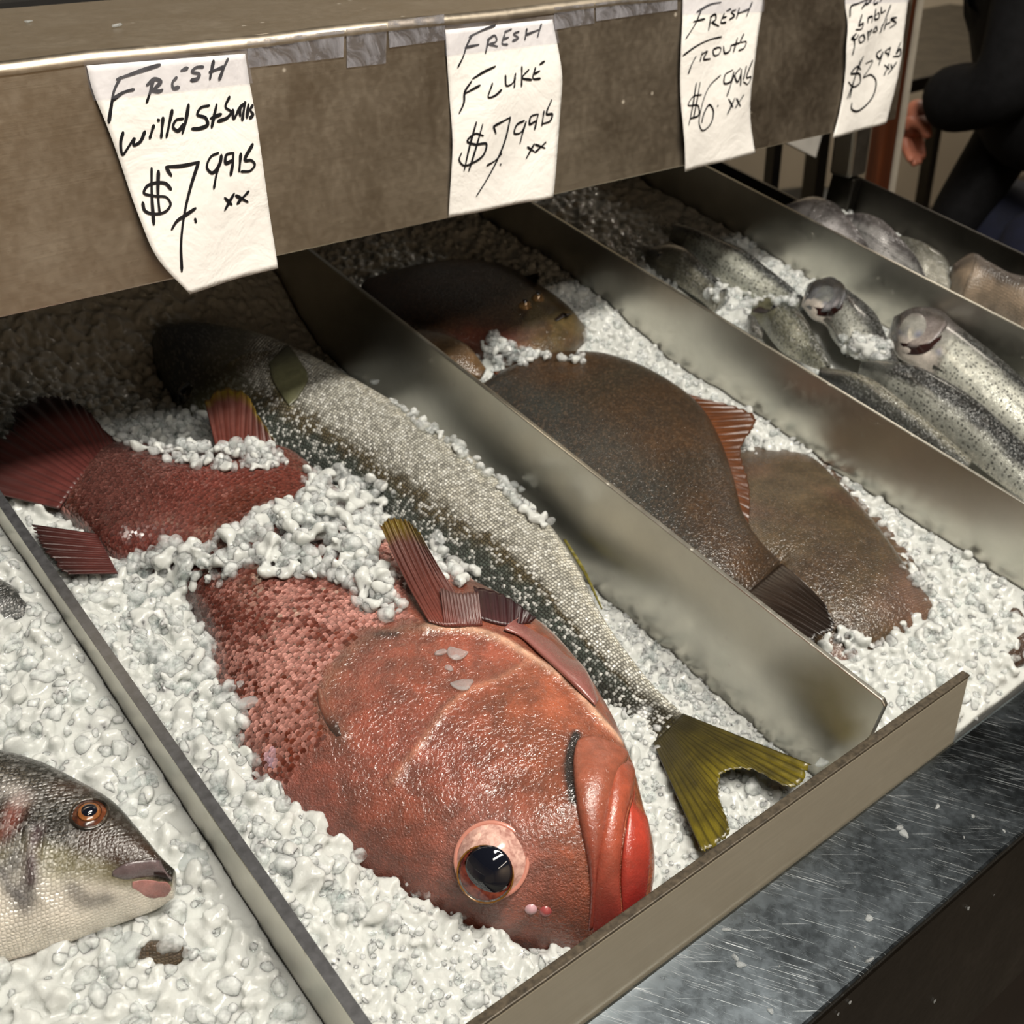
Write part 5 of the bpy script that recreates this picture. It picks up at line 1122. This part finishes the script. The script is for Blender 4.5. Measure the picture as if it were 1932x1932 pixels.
for ci, (nm_, fn, u0, u1, v0, v1, lab, mounds) in enumerate(CELLS):
    res = 0.0045 if ci < 3 else 0.007
    nu, nv = int((u1 - u0) / res) + 1, int((v1 - v0) / res) + 1
    uu, vv = np.meshgrid(np.linspace(u0, u1, nu), np.linspace(v0, v1, nv), indexing='ij')
    ww = fn(uu, vv) - 0.0015
    if ci == 2: vv = np.where(uu < .630, np.maximum(vv, .2080), vv)          # behind the upright strip
    BP = np.stack([uu, vv, ww], -1).reshape(-1, 3)
    for q in BP: q[2] = max(fish_hollow(*q), -.185)
    quads = np.array([(i*nv+j, (i+1)*nv+j, (i+1)*nv+j+1, i*nv+j+1) for i in range(nu-1) for j in range(nv-1)])
    tris = np.concatenate([quads[:, [0, 1, 2]], quads[:, [0, 2, 3]]])
    bbv = BVHTree.FromPolygons([Vector(p) for p in BP], [tuple(map(int, q)) for q in quads])
    # side skirts make the bed a closed block
    rim = [i*nv for i in range(nu)] + [(nu-1)*nv+j for j in range(1, nv)] + [i*nv+nv-1 for i in range(nu-2, -1, -1)] + [j for j in range(nv-2, 0, -1)]
    sk_ = BP[rim].copy(); sk_[:, 2] = -0.194; o0 = len(BP); n_ = len(rim)
    st_ = np.array([(rim[i], o0+i, o0+(i+1) % n_) for i in range(n_)] + [(rim[i], o0+(i+1) % n_, rim[(i+1) % n_]) for i in range(n_)])
    capc = np.array([[(u0 + u1) / 2, (v0 + v1) / 2, -0.194]]); capf = np.array([(o0 + (i + 1) % n_, o0 + i, o0 + n_) for i in range(n_)])
    V_all, F_all = [np.concatenate([BP, sk_, capc])], [np.concatenate([tris, st_, capf])]; off = o0 + n_ + 1; nbase = 0
    # loose grains over the bed
    far_v = 0.80 if ci < 2 else 0.85
    fine_cell = ci in (0, 1, 2)
    pos, rad = [], []
    PASS = {0: ((.0112, .0050, .0086, .9), (.0074, .0032, .0050, .8)), 1: ((.0102, .0044, .0078, .9), (.0066, .0028, .0044, .8), (.0034, .0014, .0026, .8)),
            2: ((.0095, .0040, .0066, .8), (.0066, .0028, .0042, .6)), 3: ((.0095, .0042, .0065, .8), (.007, .003, .0042, .6)), 4: ((.0095, .0042, .0065, .8), (.007, .003, .0042, .6))}[ci]
    for (sp, r0, r1, keep) in PASS:
        gu, gv = np.meshgrid(np.arange(u0 + sp / 2, u1, sp), np.arange(v0 + sp / 2, v1, sp), indexing='ij')
        gu = gu.ravel() + rng.uniform(-.5, .5, gu.size) * sp; gv = gv.ravel() + rng.uniform(-.5, .5, gv.size) * sp
        P = np.stack([gu, gv, gu * 0], -1); coarse = vnoise(P, 28, 71 + ci)
        kp = keep * np.clip(1.1 + (0.6 if r0 > .004 else -0.3) * coarse, 0.5, 1.3)
        if ci == 1:      # finer, wetter ice towards the front strip and the wide divider
            finez = np.maximum(ss_(gu, .40, .48), 0.6 * ss_(gv, .42, .26)); kp = kp * (1 - 0.85 * finez * (r0 > .004)) * (1 - 0.4 * finez * (r0 > .0025)) * (finez if r0 < .0025 else 1)
        r = rng.uniform(r0, r1, gu.size)
        w = fn(gu, gv) + r * rng.uniform(-0.35, 0.5, gu.size)
        pp = proj(np.stack([gu, gv, w], -1))
        kp = kp * np.where(pp[:, 0] < -120, 0.6, 1); ok = (rng.random(gu.size) < kp) & (gu - r > u0) & (gu + r < u1) & (gv - r > v0) & (gv + r < v1) & (pp[:, 0] > -1000) & (pp[:, 0] < 2300) & (pp[:, 1] > 250) & (pp[:, 1] < 2300)
        if ci == 2: ok &= ~((gu < .632) & (gv - r < .208))
        for i in np.where(ok)[0]:
            t = fish_top(gu[i], gv[i])
            if t > w[i] + r[i] * 0.9: continue
            pos.append((gu[i], gv[i], w[i])); rad.append(r[i])
    nbase = len(pos); _pp = proj(np.array(pos)); loose = [i for i in range(nbase) if rng.random() < 0.42 and -150 < _pp[i, 0] < 2050 and _pp[i, 1] < 2050 and pos[i][1] < .85]
    for poly, thick, dens, big in mounds:
        poly = np.array(poly, float); lo, hi = poly.min(0), poly.max(0)
        dist = np.linalg.norm(px(poly.mean(0), -.05) - EYE); rp_ = 0.0036 * big * F / dist
        n = int((hi - lo).prod() / (math.pi * rp_ ** 2) * dens * 1.1)
        Q = rng.uniform(lo, hi, (n, 2)); Q = Q[in_poly(Q, poly)]
        for p in Q:
            h = first_hit(p, [bbv])
            if h is None: continue
            r = (.0030 + .0052 * rng.random() ** 1.3) * big
            edge = min(min(np.linalg.norm(p - (a + np.clip(((p - a) @ (b - a)) / ((b - a) @ (b - a)), 0, 1) * (b - a))) for a, b in zip(poly, np.roll(poly, -1, 0))) / 60, 1)
            q = h + np.array([0, 0, rng.random() * thick * edge + r * 0.5])
            if not (u0 + r < q[0] < u1 - r and v0 + r < q[1] < v1 - r): continue
            (rng.random() < 0.6) and loose.append(len(pos)); pos.append(q); rad.append(r)
    pos, rad = np.array(pos), np.array(rad)
    isl = np.zeros(len(pos), bool); isl[loose] = True
    v_, f_ = chunks(pos[~isl], rad[~isl]); V_all.append(v_); F_all.append(f_ + off)
    vox = (.0018, .0017, .0018, .003, .003)[ci]
    Vf, Ff = fuse(np.concatenate(V_all), np.concatenate(F_all), vox)
    if isl.any(): v_, f_ = chunks(pos[isl], rad[isl])
    else: v_, f_ = np.zeros((0, 3)), np.zeros((0, 3), int)
    org = b2w(((u0 + u1) / 2, (v0 + v1) / 2, -0.194))
    o = fastmesh(nm_, b2w(np.concatenate([Vf, v_])), np.concatenate([Ff, f_ + len(Vf)]), ICE, org)
    o.data.materials.append(ICELOOSE); mi = np.zeros(len(Ff) + len(f_), np.int32); mi[len(Ff):] = 1
    if len(o.data.polygons) == len(mi): o.data.polygons.foreach_set('material_index', mi)
    print('fused', len(Ff), 'tris')
    tag(o, lab, 'crushed ice', None, 'stuff')
    print('ICE', ci, len(pos), 'grains')
    if ci == 1: ICEB = bbv
    if ci == 0: ICEA = bbv
    if ci == 2: ICEC = bbv

# ---- separate lumps lying on top
LUMP = []
for i in range(5):
    v, f = ico(3, 300 + i); me = bpy.data.meshes.new('ice_lump'); me.from_pydata(v.tolist(), [], f.tolist()); me.polygons.foreach_set('use_smooth', np.ones(len(me.polygons), bool)); me.materials.append(ICEBIG); LUMP.append(me)
def lump(p, r_px, extra, lab, i, group='loose lumps of ice', stretch=(1, 1, 1), w=None, sink=0.35, name='ice_lump', cat='ice'):
    h = first_hit(p, extra) if w is None else px(p, w)
    if h is None: h = px(p, -.09)
    r = r_px * np.linalg.norm(h - EYE) / F
    if .45 < h[0] < .57 and h[0] > .5178 - r: h = pxu(p, .5178 - r)
    o = bpy.data.objects.new(name, LUMP[i % 5]); COL.objects.link(o)
    o.location = Vector(b2w(h + np.array([0, 0, r * sink * stretch[2]]))); o.scale = (r * stretch[0], r * stretch[1], r * stretch[2]); o.rotation_euler = (TILT, 0, rng.uniform(0, 6.28))
    return tag(o, lab, cat, group)
for i, (p, r) in enumerate([((866, 1236), 19), ((832, 1232), 9), ((872, 1292), 15), ((846, 1262), 7)]):
    lump(p, r * 1.35, [], ['largest clear ice lump melting on the red grouper\'s cheek', 'small ice lump beside the largest one on the grouper\'s cheek', 'second largest ice lump on the red grouper\'s cheek', 'tiniest ice bit on the red grouper\'s cheek'][i], i, 'ice lumps on the grouper cheek', (1, 1, .5))
for i, (p, r) in enumerate([((452, 1292), 12), ((470, 1330), 22), ((452, 1362), 20), ((416, 1420), 18), ((446, 1508), 12)]):
    lump(p, r, [ICEB], 'clear ice lump against the red grouper\'s back', i, 'ice lumps along the grouper back', (1, .8, .7))
lump((238, 1795), 42, [ICEA], 'big flat clear ice lump under the sea bream\'s belly', 1, None, (.75, 1.1, .5), sink=.6)
lump((366, 1628), 30, [ICEA], 'blocky ice lump in front of the sea bream\'s lips', 2, None, (.8, 1, .7), sink=.5)
lump((250, 1480), 30, [ICEA], 'wide ice lump behind the sea bream\'s forehead', 3, None, (1, .9, .6), sink=.4)
for i, (p, r) in enumerate([((708, 724), 12), ((760, 786), 9), ((968, 918), 12), ((985, 925), 9)]):
    lump(p, r, [ICEB], 'ice lump wedged between the silver fish and the wide divider', i, 'ice lumps along the wide divider', (1, 1, .9), w=-.06)
lump((1548, 1440), 16, [ICEB], 'clear ice lump at the tip of the yellow-green tail', 0, None, (1, .8, .7))
for i, (p, r, s) in enumerate([((1703, 1573), 13, (1, .6, .45)), ((1697, 1562), 9, (.5, 1.1, .4)), ((1768, 1522), 7, (1, .5, .45)), ((1638, 1732), 8, (.9, 1, .5)), ((1386, 1806), 9, (1.2, .7, .5)), ((1396, 1822), 10, (1.2, .7, .5)), ((1641, 1812), 8, (1.1, .6, .5)), ((1455, 1908), 7, (.7, 1, .5)),
        ((1835, 1540), 4, (1, 1, .5)), ((1819, 1580), 4, (1, .5, .5)), ((1895, 1569), 5, (.6, 1, .5)), ((1370, 1754), 8, (1, .7, .3)), ((1842, 1355), 6, (1, .7, .5)), ((1470, 1823), 3, (1, .6, .5)), ((1612, 1786), 4, (1, .5, .4))]):
    lump(p, r, [], 'small ice chip on the scratched front ledge', i, 'ice chips on the front ledge', s, w=LW + 0.0006, sink=.2, name='ice_chip')
for i, (p, r) in enumerate([((53, 42), 7), ((221, 49), 7)]):
    q = pxz(p, zt(0.25)); o = bpy.data.objects.new('ice_chip', LUMP[i]); COL.objects.link(o); s = r * 0.85 / F
    o.location = Vector(q + np.array([0, 0, s * .2])); o.scale = (s * 1.3, s, s * .6); tag(o, 'tiny ice chip on top of the overhead shelf', 'ice', 'ice chips on the shelf top')
for i, (p, r) in enumerate([((1826, 1714), 8), ((1763, 1888), 7), ((1603, 1891), 7), ((1580, 1913), 5), ((1875, 1688), 4)]):
    q = pxy(p, _e[1]); o = bpy.data.objects.new('ice_chip', LUMP[i]); COL.objects.link(o); s = r * 0.65 / F
    o.location = Vector(q + np.array([0, -s * .2, 0])); o.scale = (s * .6, s * .4, s * 1.2); tag(o, 'wet ice chip stuck to the dark front panel', 'ice', 'ice chips on the front panel')
# small brown loop standing in the ice
lp = catmull([px((1648, 862), -.060), px((1652, 838), -.045), px((1660, 818), -.036), px((1670, 822), -.036), px((1675, 842), -.042), px((1672, 868), -.062)], 30)
V, Fs = [], []
for i, q in enumerate(lp):
    t = lp[min(i + 1, 29)] - lp[max(i - 1, 0)]; t /= np.linalg.norm(t); a = np.cross(t, [0.2, 1, 0.1]); a /= np.linalg.norm(a); b = np.cross(t, a)
    for j in range(8): V.append(q + (a * math.cos(j * math.pi / 4) + b * math.sin(j * math.pi / 4)) * 0.0018)
Fs = [(i*8+j, i*8+(j+1) % 8, (i+1)*8+(j+1) % 8, (i+1)*8+j) for i in range(29) for j in range(8)]
tag(fix_normals(obj('rubber_loop', b2w(np.array(V)), Fs, m_plain('brown_rubber', lin(128, 82, 62), 0.45))), 'small brown loop sticking out of the ice beside the flukes', 'loop')

# ================================================================== behind the counter
WHITEM = m_plain('white_board', lin(196, 192, 184), 0.7)
_q = [(1470, 236), (1556, 236), (1539, 297), (1470, 262)]
v = np.array([pxy(p, 1.15) for p in _q]); v2 = v + np.array([0, 0.012, 0])
_wb = thing('white_board', (v[0, 0] + .03, 1.17, 0), 'corner of a white board behind the counter under the shelf', 'board')
fix_normals(obj('panel', np.concatenate([v, v2]), [(0, 1, 2, 3), (7, 6, 5, 4)] + [(i, 4 + i, 4 + (i + 1) % 4, (i + 1) % 4) for i in range(4)], WHITEM, _wb, smooth=False))
bbox('stand', (v[0, 0] + .01, 1.1625, 0), (v[0, 0] + .03, 1.18, v[0, 2]), DARKM, _wb, bed=False)
tb_ = pxd((1760, 128), 3.0)
tt_ = thing('work_table', (tb_[0], tb_[1], 0), 'dim steel work table against the back of the shop', 'table')
zt_ = tb_[2]
bbox('table_top', (tb_[0] - .45, tb_[1] - .05, zt_ - .03), (tb_[0] + .9, tb_[1] + .55, zt_), DARKM, tt_, bev=.004, bed=False)
bbox('lower_shelf', (tb_[0] - .45, tb_[1] - .03, .25), (tb_[0] + .9, tb_[1] + .53, .27), DARKM, tt_, bev=.003, bed=False)
for dx in (-.43, .86):
    for dy in (-.03, .50): bbox('leg', (tb_[0] + dx, tb_[1] + dy, 0), (tb_[0] + dx + .035, tb_[1] + dy + .035, zt_ - .03), DARKM, tt_, bed=False)
tub = thing('plastic_tub', (tb_[0] - .12, tb_[1] + .12, .271), 'pale plastic tub on the lower shelf of the work table', 'tub')
_v, _f = [], []
for k_, (r, z) in enumerate(((.10, 0), (.14, .30), (.15, .30), (.15, .315), (.13, .315), (.095, .02))):
    for j in range(20): _v.append((tb_[0] - .12 + r * 1.3 * math.cos(j * math.pi / 10), tb_[1] + .22 + r * math.sin(j * math.pi / 10), .271 + z))
_f = [(k_*20+j, k_*20+(j+1) % 20, (k_+1)*20+(j+1) % 20, (k_+1)*20+j) for k_ in range(5) for j in range(20)] + [tuple(range(20))[::-1], tuple(range(100, 120))]
fix_normals(obj('tub_wall', _v, _f, m_plain('pale_plastic', lin(190, 190, 186), 0.4), tub))

# ---- person in black reaching across the end of the counter
def skin_figure(name, verts, edges, radii, mat, parent, root=0, sub=2):
    org = ORG[parent.name]
    me = bpy.data.meshes.new(name); me.from_pydata([tuple(np.array(v) - org) for v in verts], edges, [])
    o = bpy.data.objects.new(name, me); COL.objects.link(o); o.parent = parent; ORG[o.name] = org
    md = o.modifiers.new('skin', 'SKIN'); sd = o.modifiers.new('sub', 'SUBSURF'); sd.levels = sub; sd.render_levels = sub; md.use_smooth_shade = True
    for i, r in enumerate(radii):
        rr = (r, r) if np.isscalar(r) else r
        me.skin_vertices[0].data[i].radius = rr; me.skin_vertices[0].data[i].use_root = (i == root)
    me.materials.append(mat); return o
BLACK = m_plain('black_coat', (0.006, 0.006, 0.007), 0.85, 0, 0.3, 60, spec=0.2)
JEAN = m_plain('navy_trousers', lin(14, 20, 44), 0.8, 0, 0.2, 80)
HANDM = m_plain('hand_skin', lin(190, 120, 96), 0.5, 0, 0.1, 40)
wr = pxd((1738, 192), 2.1); elb = pxd((1905, 175), 2.0); sho = pxd((1985, -120), 2.05)
hip = pxd((1965, 330), 2.15); fwd = np.array([-0.5, 0.35, 0.0]); fwd /= np.linalg.norm(fwd); side = np.array([fwd[1], -fwd[0], 0])
hx, hy = hip[0], hip[1]; hz = 0.92
pe = thing('person', (hx, hy, 0), 'person in a black coat and navy trousers reaching an arm past the counter end', 'person')
neck = np.array([hx, hy, 1.42]) + fwd * 0.10; head = neck + np.array([0, 0, 0.16]) + fwd * 0.06
s1 = sho; s2 = neck * 2 - sho - np.array([0, 0, 0.0]); s2[2] = s1[2]
if s1[2] > 1.36: s1 = s1.copy(); s1[2] = 1.36; s2[2] = 1.36
chest = np.array([hx, hy, 1.22]) + fwd * 0.05
BV = [(hx, hy, hz), tuple(np.array([hx, hy, 1.06]) + fwd * .01), tuple(chest), tuple(neck - np.array([0, 0, .04])),
      tuple(s1), tuple(elb), tuple(wr + (elb - wr) * 0.10), tuple(s2), tuple(s2 + np.array([0.06, -.05, -.28])), tuple(s2 + np.array([0.0, 0.02, -.50]))]
skin_figure('coat', BV, [(0, 1), (1, 2), (2, 3), (2, 4), (4, 5), (5, 6), (2, 7), (7, 8), (8, 9)], [(.17, .12), (.16, .11), (.18, .12),   .06, .075, .062, .056, .075, .06, .048], BLACK, pe)
for sgn in (1, -1):
    a = np.array([hx, hy, hz - .02]) + side * .085 * sgn; kn = np.array([hx, hy, .48]) + side * .10 * sgn + fwd * .03; an = np.array([hx, hy, .09]) + side * .10 * sgn
    skin_figure('trouser_leg', [tuple(a), tuple(kn), tuple(an)], [(0, 1), (1, 2)], [.10, .075, .06], JEAN, pe, 0)
    toe = an + fwd * .17; skin_figure('shoe', [tuple(an + np.array([0, 0, -.02]) - fwd * .05), tuple(an + np.array([0, 0, -.045]) + fwd * .05), tuple(toe + np.array([0, 0, -.06]))], [(0, 1), (1, 2)], [.05, .045, .03], BLACK, pe, 0)
# hand: palm, four fingers, thumb, hanging down from the cuff
pal = pxd((1722, 215), 2.12); kn_ = pxd((1718, 245), 2.12)
hv = [tuple(wr), tuple(pal), tuple(kn_)]; he = [(0, 1), (1, 2)]; hr = [(.030, .024), (.040, .020), (.038, .018)]
for k_, (dx, ln) in enumerate(((-12, 50), (-4, 58), (5, 55), (13, 44))):
    a = pxd((1718 + dx, 256), 2.12 + .008 * k_); b = pxd((1722 + dx, 256 + ln * .5), 2.11 + .008 * k_); e_ = pxd((1730 + dx * .8, 256 + ln), 2.09 + .008 * k_)
    n_ = len(hv); hv += [tuple(a), tuple(b), tuple(e_)]; he += [(2, n_), (n_, n_ + 1), (n_ + 1, n_ + 2)]; hr += [.010, .009, .007]
n_ = len(hv); hv += [tuple(pxd((1744, 236), 2.08)), tuple(pxd((1752, 262), 2.07))]; he += [(1, n_), (n_, n_ + 1)]; hr += [.011, .008]
skin_figure('hand', hv, he, hr, HANDM, pe, 1)
# head with face and hair
hb = [tuple(neck - np.array([0, 0, .05])), tuple(neck + np.array([0, 0, .05])), tuple(head), tuple(head + np.array([0, 0, .10]))]
ho = skin_figure('head', hb, [(0, 1), (1, 2), (2, 3)], [.055, .06, (.085, .10), (.07, .08)], HANDM, pe, 1)
skin_figure('hair', [tuple(head + np.array([0, 0, .05]) - fwd * .05), tuple(head + np.array([0, 0, .13]) - fwd * .01), tuple(head + np.array([0, 0, .11]) + fwd * .05)], [(0, 1), (1, 2)], [.075, .075, .05], BLACK, pe, 0)
for sgn in (1, -1):
    q = head + fwd * .088 + side * .034 * sgn + np.array([0, 0, .03]); b_ = boxv(q - .008, q + .008); bevel_obj(obj('eye', b_, BOXF, PUPIL, pe), .004)
    q = head + side * .088 * sgn + np.array([0, 0, .02]); b_ = boxv(q - np.array([.012, .012, .028]), q + np.array([.012, .012, .028])); bevel_obj(obj('ear', b_, BOXF, HANDM, pe), .008)
q = head + fwd * .105; bevel_obj(obj('nose', boxv(q - np.array([.014, .014, .022]), q + np.array([.014, .014, .022])), BOXF, HANDM, pe), .008)
q = head + fwd * .092 - np.array([0, 0, .045]); bevel_obj(obj('mouth', boxv(q - np.array([.02, .02, .005]), q + np.array([.02, .02, .005])), BOXF, m_plain('lip_skin', lin(150, 84, 74), 0.5), pe), .003)
